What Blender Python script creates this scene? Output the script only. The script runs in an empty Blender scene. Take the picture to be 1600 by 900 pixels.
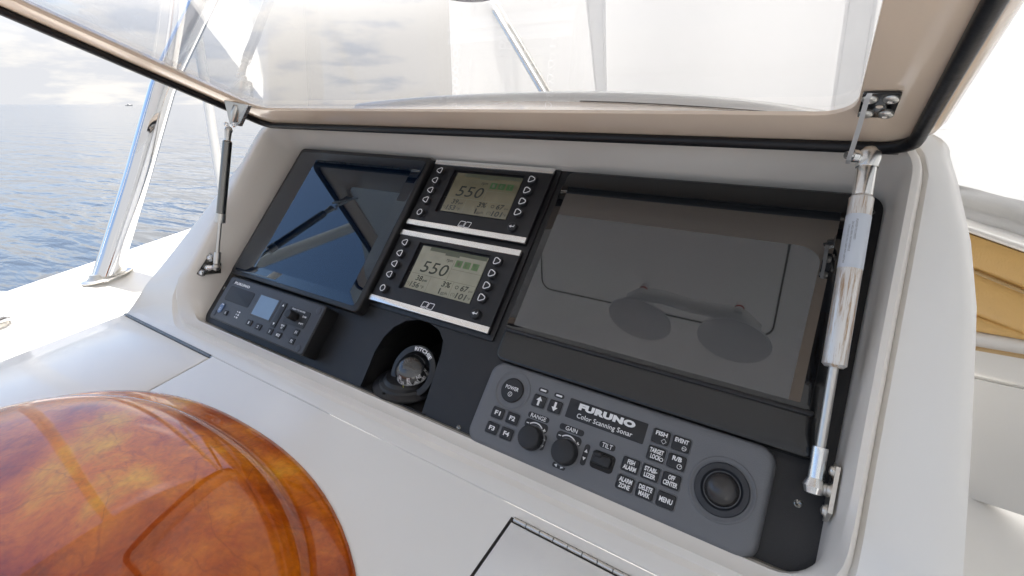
import bpy, math, random
from mathutils import Matrix, Vector, noise
random.seed(4)
rad = math.radians
C = bpy.context.scene.collection
S = bpy.context.scene

# ------------------------------------------------------------------ camera
EYE = Vector((0, 0, 5.2))                 # 5.2 m above the sea
YAW, FPX = rad(33), 770.0
PITCH = math.atan(287 / FPX)
cam = bpy.data.cameras.new('camera')
cam.sensor_width = 36; cam.lens = 36 * FPX / 1600
cam.clip_start = 0.02; cam.clip_end = 60000
camo = bpy.data.objects.new('camera', cam); C.objects.link(camo)
camo.location = EYE
camo.rotation_euler = (math.pi / 2 - PITCH, 0, YAW)
S.camera = camo

# ------------------------------------------------------------------ light
SUN_EL, SUN_AZ = 65, -68                  # azimuth clockwise from +Y: sun on the port bow
S.view_settings.view_transform = 'Standard'
S.view_settings.look = 'None'
S.view_settings.exposure = 1.78
S.view_settings.gamma = 1
sd = bpy.data.lights.new('sun', 'SUN'); sd.energy = 2.4; sd.angle = rad(1.5); sd.color = (1, .93, .83)
so = bpy.data.objects.new('sun', sd); C.objects.link(so)
so.location = (0, 0, 30)
el, az = rad(SUN_EL), rad(SUN_AZ)
sdir = Vector((math.cos(el) * math.sin(az), math.cos(el) * math.cos(az), math.sin(el)))
so.rotation_euler = (-sdir).to_track_quat('-Z', 'Y').to_euler()

W = bpy.data.worlds.new('World'); S.world = W; W.use_nodes = True
nt = W.node_tree; nt.nodes.clear()
def N(t, **k):
    n = nt.nodes.new(t)
    for a, b in k.items(): setattr(n, a, b)
    return n
def LK(a, b): nt.links.new(a, b)
wo = N('ShaderNodeOutputWorld'); bgs = N('ShaderNodeBackground'); bgc = N('ShaderNodeBackground'); mx = N('ShaderNodeMixShader')
sky = N('ShaderNodeTexSky'); sky.sky_type = 'NISHITA'; sky.sun_disc = False
sky.sun_elevation = el; sky.sun_rotation = az; sky.air_density = 1.0; sky.dust_density = 0.6; sky.ozone_density = 2.0
LK(sky.outputs[0], bgs.inputs[0]); bgs.inputs[1].default_value = 0.07
tc = N('ShaderNodeTexCoord'); sep = N('ShaderNodeSeparateXYZ'); LK(tc.outputs['Generated'], sep.inputs[0])
def MA(op, a, b=None, c=None, clamp=False):
    n = N('ShaderNodeMath', operation=op); n.use_clamp = clamp
    for i, x in enumerate((a, b, c)):
        if x is None: continue
        if isinstance(x, (int, float)): n.inputs[i].default_value = x
        else: LK(x, n.inputs[i])
    return n.outputs[0]
zz = MA('MAXIMUM', sep.outputs[2], 0.0)
den = MA('ADD', zz, 0.22)
cmb = N('ShaderNodeCombineXYZ')
LK(MA('DIVIDE', sep.outputs[0], den), cmb.inputs[0]); LK(MA('DIVIDE', sep.outputs[1], den), cmb.inputs[1])
LK(MA('MULTIPLY', zz, 2.2), cmb.inputs[2])
n1 = N('ShaderNodeTexNoise'); n1.inputs['Scale'].default_value = 1.5; n1.inputs['Detail'].default_value = 9; n1.inputs['Roughness'].default_value = .58; n1.inputs['Distortion'].default_value = .35
LK(cmb.outputs[0], n1.inputs['Vector'])
# cover: thick towards the horizon and ahead/starboard, open blue high to port
low = MA('MULTIPLY', MA('SUBTRACT', .34, zz, clamp=True), 1.9)
ahead = MA('ADD', MA('MULTIPLY', sep.outputs[1], .14), MA('MULTIPLY', sep.outputs[0], .50))
cov = MA('ADD', MA('ADD', MA('ADD', n1.outputs[0], low), ahead), -0.14)
cr = N('ShaderNodeValToRGB'); LK(cov, cr.inputs[0])
cr.color_ramp.elements[0].position = .06; cr.color_ramp.elements[0].color = (0, 0, 0, 1)
cr.color_ramp.elements[1].position = .34; cr.color_ramp.elements[1].color = (1, 1, 1, 1)
n2 = N('ShaderNodeTexNoise'); n2.inputs['Scale'].default_value = 2.6; n2.inputs['Detail'].default_value = 8; n2.inputs['Roughness'].default_value = .55
LK(cmb.outputs[0], n2.inputs['Vector'])
cc = N('ShaderNodeValToRGB'); LK(MA('ADD', n2.outputs[0], MA('ADD', MA('MULTIPLY', sep.outputs[1], .30), MA('MULTIPLY', sep.outputs[0], .12))), cc.inputs[0])
e = cc.color_ramp.elements; e[0].position = .44; e[0].color = (.64, .65, .68, 1); e[1].position = .60; e[1].color = (.84, .81, .77, 1)
LK(cc.outputs[0], bgc.inputs[0]); 
dt = N('ShaderNodeVectorMath', operation='DOT_PRODUCT'); LK(tc.outputs['Generated'], dt.inputs[0]); dt.inputs[1].default_value = sdir
glow = N('ShaderNodeMapRange', interpolation_type='SMOOTHSTEP'); LK(dt.outputs['Value'], glow.inputs[0])   # clouds are brighter towards the sun
glow.inputs[1].default_value = .46; glow.inputs[2].default_value = 1.0; glow.inputs[3].default_value = .37; glow.inputs[4].default_value = 2.6
LK(glow.outputs[0], bgc.inputs[1])
LK(cr.outputs[0], mx.inputs[0]); LK(bgs.outputs[0], mx.inputs[1]); LK(bgc.outputs[0], mx.inputs[2]); LK(mx.outputs[0], wo.inputs[0])

# ------------------------------------------------------------------ frames of the place
s48 = rad(48)
U = Vector((1, 0, 0)); V = Vector((0, math.cos(s48), math.sin(s48))); Nn = Vector((0, -math.sin(s48), math.cos(s48)))
DP = 0.66                                 # eye to instrument panel plane
PO = EYE - Nn * DP
def frame(o, x, y, z):
    m = Matrix.Identity(4)
    for i, c in enumerate((x, y, z)):
        for k in range(3): m[k][i] = c[k]
    for k in range(3): m[k][3] = o[k]
    return m
PANEL = frame(PO, U, V, Nn)
def pan(u, v, h=0): return PO + U * u + V * v + Nn * h
SL = rad(8.8)
DU = Vector((0, math.cos(SL), math.sin(SL))); DN = Vector((0, -math.sin(SL), math.cos(SL)))
DO = pan(0, -.02)
DASH = frame(DO, U, DU, DN)               # helm top, rises 9 degrees forward
def dsh(x, d, h=0): return DO + U * x + DU * d + DN * h
def d2p(d, h=0):                          # dash (d, h) -> panel (v, h)
    q = dsh(0, d, h) - PO
    return q.dot(V), q.dot(Nn)
AL = rad(24)
LY = Vector((0, -math.cos(AL), math.sin(AL))); LN = Vector((0, -math.sin(AL), -math.cos(AL)))
LO = pan(0, .45, .10)
LID = frame(LO, Vector((-1, 0, 0)), LY, LN)   # local x = -X so the frame is right handed
def lidp(x, y, h=0): return LO + U * x + LY * y + LN * h
Fv = Vector((-math.sin(YAW) * math.cos(PITCH), math.cos(YAW) * math.cos(PITCH), -math.sin(PITCH)))
Rv = Vector((math.cos(YAW), math.sin(YAW), 0)); Uv = Rv.cross(Fv)
def sight(x, y): return (Rv * (x - 800) - Uv * (y - 450) + Fv * FPX) / FPX   # survey line of sight
def onX(x, y, X): r = sight(x, y); return EYE + r * (X / r.x)
def onY(x, y, Y): r = sight(x, y); return EYE + r * (Y / r.y)
def at(x, y, t): return EYE + sight(x, y) * t
def onP(x, y, h): r = sight(x, y); return EYE + r * ((-DP + h) / r.dot(Nn))

# ------------------------------------------------------------------ materials
def mat(name, col, rough=.5, metal=0, ior=1.5, coat=0, crough=.03, bump=0, bscale=60, var=0, vscale=8, spec=None, emit=None, tint=None, bdet=4, rvar=0):
    m = bpy.data.materials.new(name); m.use_nodes = True
    t = m.node_tree; b = t.nodes['Principled BSDF']
    b.inputs['Base Color'].default_value = (*col, 1); b.inputs['Roughness'].default_value = rough
    b.inputs['Metallic'].default_value = metal; b.inputs['IOR'].default_value = ior
    b.inputs['Coat Weight'].default_value = coat; b.inputs['Coat Roughness'].default_value = crough
    if tint: b.inputs['Specular Tint'].default_value = (*tint, 1)
    if emit: b.inputs['Emission Color'].default_value = (*emit[0], 1); b.inputs['Emission Strength'].default_value = emit[1]
    co = t.nodes.new('ShaderNodeTexCoord')
    if var:
        n = t.nodes.new('ShaderNodeTexNoise'); n.inputs['Scale'].default_value = vscale; n.inputs['Detail'].default_value = 6
        t.links.new(co.outputs['Object'], n.inputs['Vector'])
        r = t.nodes.new('ShaderNodeValToRGB'); t.links.new(n.outputs[0], r.inputs[0])
        r.color_ramp.elements[0].position = .3; r.color_ramp.elements[1].position = .7
        r.color_ramp.elements[0].color = (*[c * (1 - var) for c in col], 1)
        r.color_ramp.elements[1].color = (*[min(1, c * (1 + var)) for c in col], 1)
        t.links.new(r.outputs[0], b.inputs['Base Color'])
    if rvar:
        n = t.nodes.new('ShaderNodeTexNoise'); n.inputs['Scale'].default_value = 14; n.inputs['Detail'].default_value = 8; n.inputs['Roughness'].default_value = .7
        t.links.new(co.outputs['Object'], n.inputs['Vector'])
        r = t.nodes.new('ShaderNodeMapRange'); r.inputs[1].default_value = .3; r.inputs[2].default_value = .75
        r.inputs[3].default_value = rough; r.inputs[4].default_value = rough + rvar
        t.links.new(n.outputs[0], r.inputs[0]); t.links.new(r.outputs[0], b.inputs['Roughness'])
    if bump:
        n = t.nodes.new('ShaderNodeTexNoise'); n.inputs['Scale'].default_value = bscale; n.inputs['Detail'].default_value = bdet
        t.links.new(co.outputs['Object'], n.inputs['Vector'])
        bp = t.nodes.new('ShaderNodeBump'); bp.inputs['Strength'].default_value = bump; bp.inputs['Distance'].default_value = .002
        t.links.new(n.outputs[0], bp.inputs['Height']); t.links.new(bp.outputs[0], b.inputs['Normal'])
    return m
M = {}
M['gel'] = mat('white_gelcoat', (.86, .84, .80), .30, coat=.5, crough=.06, bump=.16, bscale=7, var=.022, vscale=4, rvar=.04)
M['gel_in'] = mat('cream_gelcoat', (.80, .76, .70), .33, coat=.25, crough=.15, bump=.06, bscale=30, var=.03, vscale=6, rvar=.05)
M['gel_lid'] = mat('beige_gelcoat', (.87, .71, .56), .16, coat=.6, crough=.06, bump=.04, bscale=18, var=.03, vscale=4, rvar=.06)
M['seam'] = mat('dark_seam', (.10, .095, .09), .7)
M['rubber'] = mat('black_rubber', (.006, .006, .008), .42, bump=.25, bscale=90)
M['panel'] = mat('black_panel_paint', (.009, .009, .0105), .42, bump=.12, bscale=700, rvar=.1)
M['pocket'] = mat('matt_black', (.006, .006, .006), .7)
M['plastic'] = mat('black_plastic', (.011, .011, .012), .36, bump=.08, bscale=500, rvar=.12)
M['gloss_bezel'] = mat('gloss_black_bezel', (.008, .008, .0085), .10, ior=1.55, rvar=.04)
M['glass_l'] = mat('coated_display_glass', (.004, .009, .022), .012, ior=1.75, tint=(.75, .90, 1))
M['glass_r'] = mat('display_glass', (.014, .016, .018), .012, ior=2.1)
M['glass_m'] = mat('display_glass_margin', (.006, .006, .007), .02, ior=1.6)
M['sonar'] = mat('slate_grey_plastic', (.142, .147, .158), .42, bump=.18, bscale=900, bdet=2, rvar=.1)
M['ais'] = mat('dark_slate_plastic', (.050, .054, .064), .40, bump=.15, bscale=900, bdet=2, rvar=.1)
M['key'] = mat('key_rubber', (.014, .0145, .017), .5, bump=.1, bscale=900)
M['print'] = mat('white_print', (.80, .80, .80), .5)
M['print_d'] = mat('dark_print', (.025, .03, .02), .6)
M['print_m'] = mat('mid_print', (.13, .135, .085), .6)
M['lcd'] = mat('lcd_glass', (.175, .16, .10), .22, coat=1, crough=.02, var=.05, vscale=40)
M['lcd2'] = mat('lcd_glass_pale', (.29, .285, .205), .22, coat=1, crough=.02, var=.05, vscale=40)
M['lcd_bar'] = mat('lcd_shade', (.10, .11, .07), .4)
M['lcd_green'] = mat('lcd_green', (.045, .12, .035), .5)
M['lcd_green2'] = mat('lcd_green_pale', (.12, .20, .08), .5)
M['lcd_blue'] = mat('lcd_blue', (.16, .24, .34), .3, coat=1, crough=.02, var=.05, vscale=30)
M['brush'] = mat('polished_aluminium', (.83, .83, .81), .16, metal=1, bump=.03, bscale=30, rvar=.1)
M['trim'] = mat('bright_trim', (.94, .93, .89), .2, metal=.85, rvar=.06)
M['chrome'] = mat('polished_stainless', (.80, .80, .80), .035, metal=1, bump=.02, bscale=12)
M['steel'] = mat('satin_stainless', (.62, .60, .56), .22, metal=1, bump=.1, bscale=60, rvar=.2)
M['steel_dk'] = mat('dark_steel', (.22, .215, .20), .2, metal=1, rvar=.04)
M['white_tube'] = mat('white_painted_tube', (.88, .88, .87), .25, coat=.5)
M['tan'] = mat('tan_vinyl', (.76, .47, .16), .42, bump=.5, bscale=240, var=.07, vscale=9)
M['tan_dk'] = mat('tan_piping', (.52, .35, .16), .6)
M['fabric'] = mat('white_canvas', (.80, .795, .78), .8, bump=.5, bscale=60)
M['strip'] = None
M['label'] = mat('label_paper', (.62, .66, .72), .45, var=.04)
M['cup'] = mat('grey_cup_rubber', (.85, .87, .90), .35)
M['cupb'] = mat('grey_handle_plastic', (.88, .89, .90), .4)
M['red'] = mat('red_ring', (.55, .03, .03), .5)
M['yellow'] = mat('yellow_line', (.75, .72, .05), .5)
M['bluekey'] = mat('blue_key', (.12, .19, .35), .3)
M['roof_liner'] = mat('hardtop_liner', (.82, .84, .87), .35, bump=.05, bscale=20)  # one even cool white for the hardtop underside
M['hull'] = mat('boat_white', (.75, .75, .75), .4)

def clear(name, base=.9, haze=0.0, ior=1.5, wav=0):
    m = bpy.data.materials.new(name); m.use_nodes = True; t = m.node_tree; t.nodes.clear()
    o = t.nodes.new('ShaderNodeOutputMaterial'); tr = t.nodes.new('ShaderNodeBsdfTransparent'); g = t.nodes.new('ShaderNodeBsdfGlossy')
    tr.inputs[0].default_value = (base, base, base * 1.005, 1); g.inputs['Roughness'].default_value = 0.004
    f = t.nodes.new('ShaderNodeFresnel')
    ge = t.nodes.new('ShaderNodeNewGeometry'); mr = t.nodes.new('ShaderNodeMapRange')   # same reflectance entering and leaving the sheet
    mr.inputs[3].default_value = ior; mr.inputs[4].default_value = 1 / ior
    t.links.new(ge.outputs['Backfacing'], mr.inputs[0]); t.links.new(mr.outputs[0], f.inputs[0])
    mxs = t.nodes.new('ShaderNodeMixShader'); t.links.new(f.outputs[0], mxs.inputs[0])
    last = tr
    if haze:
        d = t.nodes.new('ShaderNodeBsdfTranslucent'); d.inputs[0].default_value = (.95, .95, .95, 1)
        d2 = t.nodes.new('ShaderNodeBsdfDiffuse'); d2.inputs[0].default_value = (.9, .9, .9, 1)
        a = t.nodes.new('ShaderNodeMixShader'); a.inputs[0].default_value = .4; t.links.new(d.outputs[0], a.inputs[1]); t.links.new(d2.outputs[0], a.inputs[2])
        b = t.nodes.new('ShaderNodeMixShader'); b.inputs[0].default_value = haze; t.links.new(tr.outputs[0], b.inputs[1]); t.links.new(a.outputs[0], b.inputs[2]); last = b
    if wav:
        n = t.nodes.new('ShaderNodeTexNoise'); n.inputs['Scale'].default_value = 2.5
        bp = t.nodes.new('ShaderNodeBump'); bp.inputs['Strength'].default_value = wav; bp.inputs['Distance'].default_value = .01
        t.links.new(n.outputs[0], bp.inputs['Height']); t.links.new(bp.outputs[0], g.inputs['Normal'])
    t.links.new(last.outputs[0], mxs.inputs[1]); t.links.new(g.outputs[0], mxs.inputs[2]); t.links.new(mxs.outputs[0], o.inputs[0])
    return m
M['acrylic'] = clear('lid_acrylic', .97, ior=1.45, wav=.05)
M['vinyl'] = clear('clear_vinyl', .97, haze=.72, ior=1.3, wav=.4)
M['strip'] = clear('white_zip_fabric', .95, haze=.85, ior=1.1)
M['dome'] = clear('compass_dome', .97, ior=2.0)

def wood():
    m = bpy.data.materials.new('varnished_burl'); m.use_nodes = True; t = m.node_tree; b = t.nodes['Principled BSDF']
    L = t.links.new
    co = t.nodes.new('ShaderNodeTexCoord')
    w = t.nodes.new('ShaderNodeTexNoise'); w.inputs['Scale'].default_value = 5; w.inputs['Detail'].default_value = 3
    L(co.outputs['Object'], w.inputs['Vector'])
    ad = t.nodes.new('ShaderNodeVectorMath'); ad.operation = 'SCALE'; L(w.outputs['Color'], ad.inputs[0]); ad.inputs['Scale'].default_value = .08
    a2 = t.nodes.new('ShaderNodeVectorMath'); a2.operation = 'ADD'; L(co.outputs['Object'], a2.inputs[0]); L(ad.outputs[0], a2.inputs[1])
    n = t.nodes.new('ShaderNodeTexNoise'); n.inputs['Scale'].default_value = 7.0; n.inputs['Detail'].default_value = 12; n.inputs['Roughness'].default_value = .62; n.inputs['Distortion'].default_value = .05
    L(a2.outputs[0], n.inputs['Vector'])
    r = t.nodes.new('ShaderNodeValToRGB'); L(n.outputs[0], r.inputs[0]); e = r.color_ramp.elements
    e[0].position = .30; e[0].color = (.26, .036, .0008, 1); e[1].position = .70; e[1].color = (1.0, .56, .03, 1)
    x = e.new(.42); x.color = (.58, .12, .0008, 1)
    x = e.new(.56); x.color = (.86, .27, .003, 1)
    n3 = t.nodes.new('ShaderNodeTexNoise'); n3.inputs['Scale'].default_value = 4.2; n3.inputs['Detail'].default_value = 10; n3.inputs['Distortion'].default_value = 2.2
    L(a2.outputs[0], n3.inputs['Vector'])
    r3 = t.nodes.new('ShaderNodeValToRGB'); L(n3.outputs[0], r3.inputs[0]); e = r3.color_ramp.elements
    e[0].position = .485; e[0].color = (1, 1, 1, 1); e[1].position = .515; e[1].color = (1, 1, 1, 1); x = e.new(.5); x.color = (.62, .46, .34, 1)
    mu = t.nodes.new('ShaderNodeMix'); mu.data_type = 'RGBA'; mu.blend_type = 'MULTIPLY'; mu.inputs[0].default_value = .5
    L(r.outputs[0], mu.inputs[6]); L(r3.outputs[0], mu.inputs[7])
    n4 = t.nodes.new('ShaderNodeTexNoise'); n4.inputs['Scale'].default_value = 160; n4.inputs['Detail'].default_value = 4
    L(a2.outputs[0], n4.inputs['Vector'])
    r4 = t.nodes.new('ShaderNodeValToRGB'); L(n4.outputs[0], r4.inputs[0]); e = r4.color_ramp.elements
    e[0].position = .3; e[0].color = (.72, .66, .6, 1); e[1].position = .6; e[1].color = (1, 1, 1, 1)
    mu2 = t.nodes.new('ShaderNodeMix'); mu2.data_type = 'RGBA'; mu2.blend_type = 'MULTIPLY'; mu2.inputs[0].default_value = .7
    L(mu.outputs[2], mu2.inputs[6]); L(r4.outputs[0], mu2.inputs[7])
    n6 = t.nodes.new('ShaderNodeTexNoise'); n6.inputs['Scale'].default_value = 2.3; n6.inputs['Detail'].default_value = 5; L(a2.outputs[0], n6.inputs['Vector'])
    r6 = t.nodes.new('ShaderNodeValToRGB'); L(n6.outputs[0], r6.inputs[0]); e = r6.color_ramp.elements
    e[0].position = .38; e[0].color = (.62, .38, .20, 1); e[1].position = .60; e[1].color = (1, 1, 1, 1)
    mu3 = t.nodes.new('ShaderNodeMix'); mu3.data_type = 'RGBA'; mu3.blend_type = 'MULTIPLY'; mu3.inputs[0].default_value = .85
    L(mu2.outputs[2], mu3.inputs[6]); L(r6.outputs[0], mu3.inputs[7])
    L(mu3.outputs[2], b.inputs['Base Color'])
    b.inputs['Roughness'].default_value = .5; b.inputs['Specular IOR Level'].default_value = .08; b.inputs['Coat Weight'].default_value = 1; b.inputs['Coat Tint'].default_value = (1, .93, .84, 1); b.inputs['Coat IOR'].default_value = 1.56; b.inputs['Coat Roughness'].default_value = .012
    bp = t.nodes.new('ShaderNodeBump'); bp.inputs['Strength'].default_value = .04; bp.inputs['Distance'].default_value = .004
    n5 = t.nodes.new('ShaderNodeTexNoise'); n5.inputs['Scale'].default_value = 9; L(co.outputs['Object'], n5.inputs['Vector']); L(n5.outputs[0], bp.inputs['Height'])
    L(bp.outputs[0], b.inputs['Coat Normal'])
    return m
M['wood'] = wood()

def rusty():
    m = mat('worn_strut_body', (.60, .58, .55), .3, metal=.75)
    t = m.node_tree; b = t.nodes['Principled BSDF']; L = t.links.new
    co = t.nodes.new('ShaderNodeTexCoord'); mp = t.nodes.new('ShaderNodeMapping'); mp.inputs['Scale'].default_value = (260, 260, 16)
    L(co.outputs['Object'], mp.inputs[0])
    n = t.nodes.new('ShaderNodeTexNoise'); n.inputs['Scale'].default_value = 1; n.inputs['Detail'].default_value = 8; n.inputs['Roughness'].default_value = .7; L(mp.outputs[0], n.inputs['Vector'])
    r = t.nodes.new('ShaderNodeValToRGB'); L(n.outputs[0], r.inputs[0]); e = r.color_ramp.elements
    e[0].position = .40; e[0].color = (.44, .29, .17, 1); e[1].position = .50; e[1].color = (.74, .725, .70, 1)
    L(r.outputs[0], b.inputs['Base Color'])
    r2 = t.nodes.new('ShaderNodeValToRGB'); L(n.outputs[0], r2.inputs[0]); e = r2.color_ramp.elements
    e[0].position = .4; e[0].color = (.1, .1, .1, 1); e[1].position = .6; e[1].color = (.8, .8, .8, 1); L(r2.outputs[0], b.inputs['Metallic'])
    return m
M['rusty'] = rusty()

def sea_mat():
    m = bpy.data.materials.new('sea_water'); m.use_nodes = True; t = m.node_tree; b = t.nodes['Principled BSDF']; L = t.links.new
    b.inputs['Base Color'].default_value = (.05, .062, .080, 1); b.inputs['Roughness'].default_value = .08; b.inputs['IOR'].default_value = 1.34
    g = t.nodes.new('ShaderNodeNewGeometry')
    hs = []
    for sc, st, rot in (((.09, .36, 1), 1.9, -1.13), ((.40, 1.5, 1), .42, -1.02), ((2.6, 8, 1), .022, -1.2)):
        mp = t.nodes.new('ShaderNodeMapping'); mp.inputs['Scale'].default_value = sc; mp.inputs['Rotation'].default_value = (0, 0, rot); L(g.outputs['Position'], mp.inputs[0])
        n = t.nodes.new('ShaderNodeTexNoise'); n.inputs['Scale'].default_value = 1; n.inputs['Detail'].default_value = 3; n.inputs['Roughness'].default_value = .5; n.inputs['Distortion'].default_value = .4; L(mp.outputs[0], n.inputs['Vector'])
        mu = t.nodes.new('ShaderNodeMath'); mu.operation = 'MULTIPLY'; mu.inputs[1].default_value = st; L(n.outputs[0], mu.inputs[0]); hs.append(mu)
    a = t.nodes.new('ShaderNodeMath'); a.operation = 'ADD'; L(hs[0].outputs[0], a.inputs[0]); L(hs[1].outputs[0], a.inputs[1])
    a2 = t.nodes.new('ShaderNodeMath'); a2.operation = 'ADD'; L(a.outputs[0], a2.inputs[0]); L(hs[2].outputs[0], a2.inputs[1])
    bp = t.nodes.new('ShaderNodeBump'); bp.inputs['Strength'].default_value = .9; bp.inputs['Distance'].default_value = .42; L(a2.outputs[0], bp.inputs['Height']); L(bp.outputs[0], b.inputs['Normal'])
    return m
M['sea'] = sea_mat()

# ------------------------------------------------------------------ mesh helpers
class MB:
    def __init__(s): s.v = []; s.f = []
    def add(s, vs, fs):
        o = len(s.v); s.v += [tuple(p) for p in vs]; s.f += [tuple(i + o for i in f) for f in fs]; return s
    def skin(s, loops, cap0=False, cap1=False, ring=False):
        n = len(loops[0]); vs = [p for l in loops for p in l]; fs = []
        m = len(loops)
        for i in range(m if ring else m - 1):
            a = i * n; b = ((i + 1) % m) * n
            for j in range(n):
                k = (j + 1) % n; fs.append((a + j, a + k, b + k, b + j))
        if cap0: fs.append(tuple(reversed(range(n))))
        if cap1: fs.append(tuple(range((m - 1) * n, m * n)))
        return s.add(vs, fs)
    def strip(s, rows):                    # open grid
        n = len(rows[0]); fs = []
        for i in range(len(rows) - 1):
            for j in range(n - 1): fs.append((i * n + j, i * n + j + 1, (i + 1) * n + j + 1, (i + 1) * n + j))
        return s.add([p for r in rows for p in r], fs)
    def slab(s, cx, cy, w, h, r, z0, z1, b=.0, n=5):
        """rounded slab in local xy, z0..z1 with a bevel b on the top edge"""
        L = [[(x, y, z0) for x, y in rr(cx, cy, w, h, r, n)]]
        if b:
            for k in range(4):
                t = k / 3 * math.pi / 2; ins = b * (1 - math.cos(t)); z = z1 - b + b * math.sin(t)
                L.append([(x, y, z) for x, y in rr(cx, cy, w - 2 * ins, h - 2 * ins, max(r - ins, .0002), n)])
        else: L.append([(x, y, z1) for x, y in rr(cx, cy, w, h, r, n)])
        return s.skin(L, True, True)
    def box(s, x0, y0, z0, x1, y1, z1):
        v = [(x, y, z) for z in (z0, z1) for x, y in ((x0, y0), (x1, y0), (x1, y1), (x0, y1))]
        return s.add(v, [(3, 2, 1, 0), (4, 5, 6, 7), (0, 1, 5, 4), (1, 2, 6, 5), (2, 3, 7, 6), (3, 0, 4, 7)])
    def lathe(s, prof, cx=0, cy=0, n=32, mtx=None, cap0=True, cap1=True):
        L = []
        for r, z in prof:
            l = [Vector((cx + r * math.cos(2 * math.pi * k / n), cy + r * math.sin(2 * math.pi * k / n), z)) for k in range(n)]
            if mtx: l = [mtx @ p for p in l]
            L.append(l)
        return s.skin(L, cap0, cap1)
    def tube(s, pts, r, n=14, caps=True):
        pts = [Vector(p) for p in pts]; L = []; prev = None
        for i, p in enumerate(pts):
            d = (pts[min(i + 1, len(pts) - 1)] - pts[max(i - 1, 0)]).normalized()
            if prev is None: a = d.orthogonal().normalized()
            else: a = (prev - d * prev.dot(d)).normalized()
            prev = a; b = d.cross(a); rr_ = r[i] if isinstance(r, (list, tuple)) else r
            L.append([p + (a * math.cos(t) + b * math.sin(t)) * rr_ for t in [2 * math.pi * k / n for k in range(n)]])
        return s.skin(L, caps, caps)
    def prism(s, outline, z0, z1, inset=0):
        n = len(outline)
        return s.add([(x, y, z0) for x, y in outline] + [(x, y, z1) for x, y in outline],
                     [tuple(reversed(range(n))), tuple(range(n, 2 * n))] + [(i, (i + 1) % n, n + (i + 1) % n, n + i) for i in range(n)])
    def mesh(s, name, m, smooth=True, ang=35):
        me = bpy.data.meshes.new(name); me.from_pydata(s.v, [], s.f); me.validate()
        me.materials.append(M[m] if isinstance(m, str) else m)
        if smooth:
            me.shade_smooth(); me.set_sharp_from_angle(angle=rad(ang))
        return me
def rr(cx, cy, w, h, r, n=5):
    r = min(r, w / 2 - 1e-5, h / 2 - 1e-5); P = []
    for (sx, sy, a0) in ((1, 1, 0), (-1, 1, 90), (-1, -1, 180), (1, -1, 270)):
        for k in range(n):
            a = rad(a0 + 90 * k / (n - 1)); P.append((cx + sx * (w / 2 - r) + r * math.cos(a), cy + sy * (h / 2 - r) + r * math.sin(a)))
    return P
def stroke(pts, w, closed=False):
    """flat outline stroke -> list of quads (verts2d, faces)"""
    P = [Vector((x, y)) for x, y in pts]; n = len(P); A = []; B = []
    for i in range(n):
        if closed: d = P[(i + 1) % n] - P[i - 1]
        else: d = P[min(i + 1, n - 1)] - P[max(i - 1, 0)]
        d.normalize(); q = Vector((-d.y, d.x)) * w / 2; A.append(P[i] + q); B.append(P[i] - q)
    fs = []
    for i in range(n if closed else n - 1):
        j = (i + 1) % n; fs.append((i, n + i, n + j, j))
    return A + B, fs
def flat(mb, vf, z): mb.add([(v[0], v[1], z) for v in vf[0]], vf[1]); return mb

def fix(me):
    import bmesh
    bm = bmesh.new(); bm.from_mesh(me); bmesh.ops.recalc_face_normals(bm, faces=bm.faces); bm.to_mesh(me); bm.free(); return me
def part(name, mb, m, parent, smooth=True, label=None, ang=35, recalc=True):
    me = mb if isinstance(mb, bpy.types.Mesh) else mb.mesh(name, m, smooth, ang)
    if recalc and not isinstance(mb, bpy.types.Mesh): fix(me)
    if smooth: me.set_sharp_from_angle(angle=rad(ang))
    o = bpy.data.objects.new(name, me); C.objects.link(o); o.parent = parent
    if label: o['label'] = label
    return o
def thing(name, label, cat, mtx=None, group=None):
    o = bpy.data.objects.new(name, None); C.objects.link(o); o.empty_display_size = .05
    if mtx is not None: o.matrix_world = mtx
    o['label'] = label; o['category'] = cat
    if group: o['group'] = group
    return o
def solo(name, mb, m, label=None, cat=None, kind=None, mtx=None, smooth=True, ang=35, recalc=True):
    o = part(name, mb, m, None, smooth, ang=ang, recalc=recalc)
    if mtx is not None: o.matrix_world = mtx
    if label: o['label'] = label
    if cat: o['category'] = cat
    if kind: o['kind'] = kind
    return o
def off(mtx, x, y, z=0): return mtx @ Matrix.Translation((x, y, z))

_txt = {}
def glyphs(s, bold=0, shear=0, space=1):
    k = (s, bold, shear, space)
    if k not in _txt:
        c = bpy.data.curves.new('t', 'FONT'); c.body = s; c.offset = bold; c.shear = shear; c.resolution_u = 3
        c.space_line = .95; c.space_character = space; c.align_x = 'CENTER'
        o = bpy.data.objects.new('t', c); C.objects.link(o)
        dg = bpy.context.evaluated_depsgraph_get(); me = bpy.data.meshes.new_from_object(o.evaluated_get(dg))
        vs = [tuple(v.co) for v in me.vertices]; fs = [tuple(p.vertices) for p in me.polygons]
        bpy.data.objects.remove(o); bpy.data.curves.remove(c); bpy.data.meshes.remove(me)
        _txt[k] = (vs, fs)
    return _txt[k]
def text(mb, s, cx, cy, w, h, z, bold=.02, shear=0, space=1, fn=None):
    vs, fs = glyphs(s, bold, shear, space)
    x0 = min(v[0] for v in vs); x1 = max(v[0] for v in vs); y0 = min(v[1] for v in vs); y1 = max(v[1] for v in vs)
    P = [(cx + ((v[0] - x0) / (x1 - x0) - .5) * w, cy + ((v[1] - y0) / (y1 - y0) - .5) * h, z) for v in vs]
    if fn: P = [fn(*p) for p in P]
    return mb.add(P, fs)
def lettering(s, cx, cy, w, h, z, m, parent, name='lettering', **k):
    return part(name, text(MB(), s, cx, cy, w, h, z, **k), m, parent, smooth=False, recalc=False)

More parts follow.
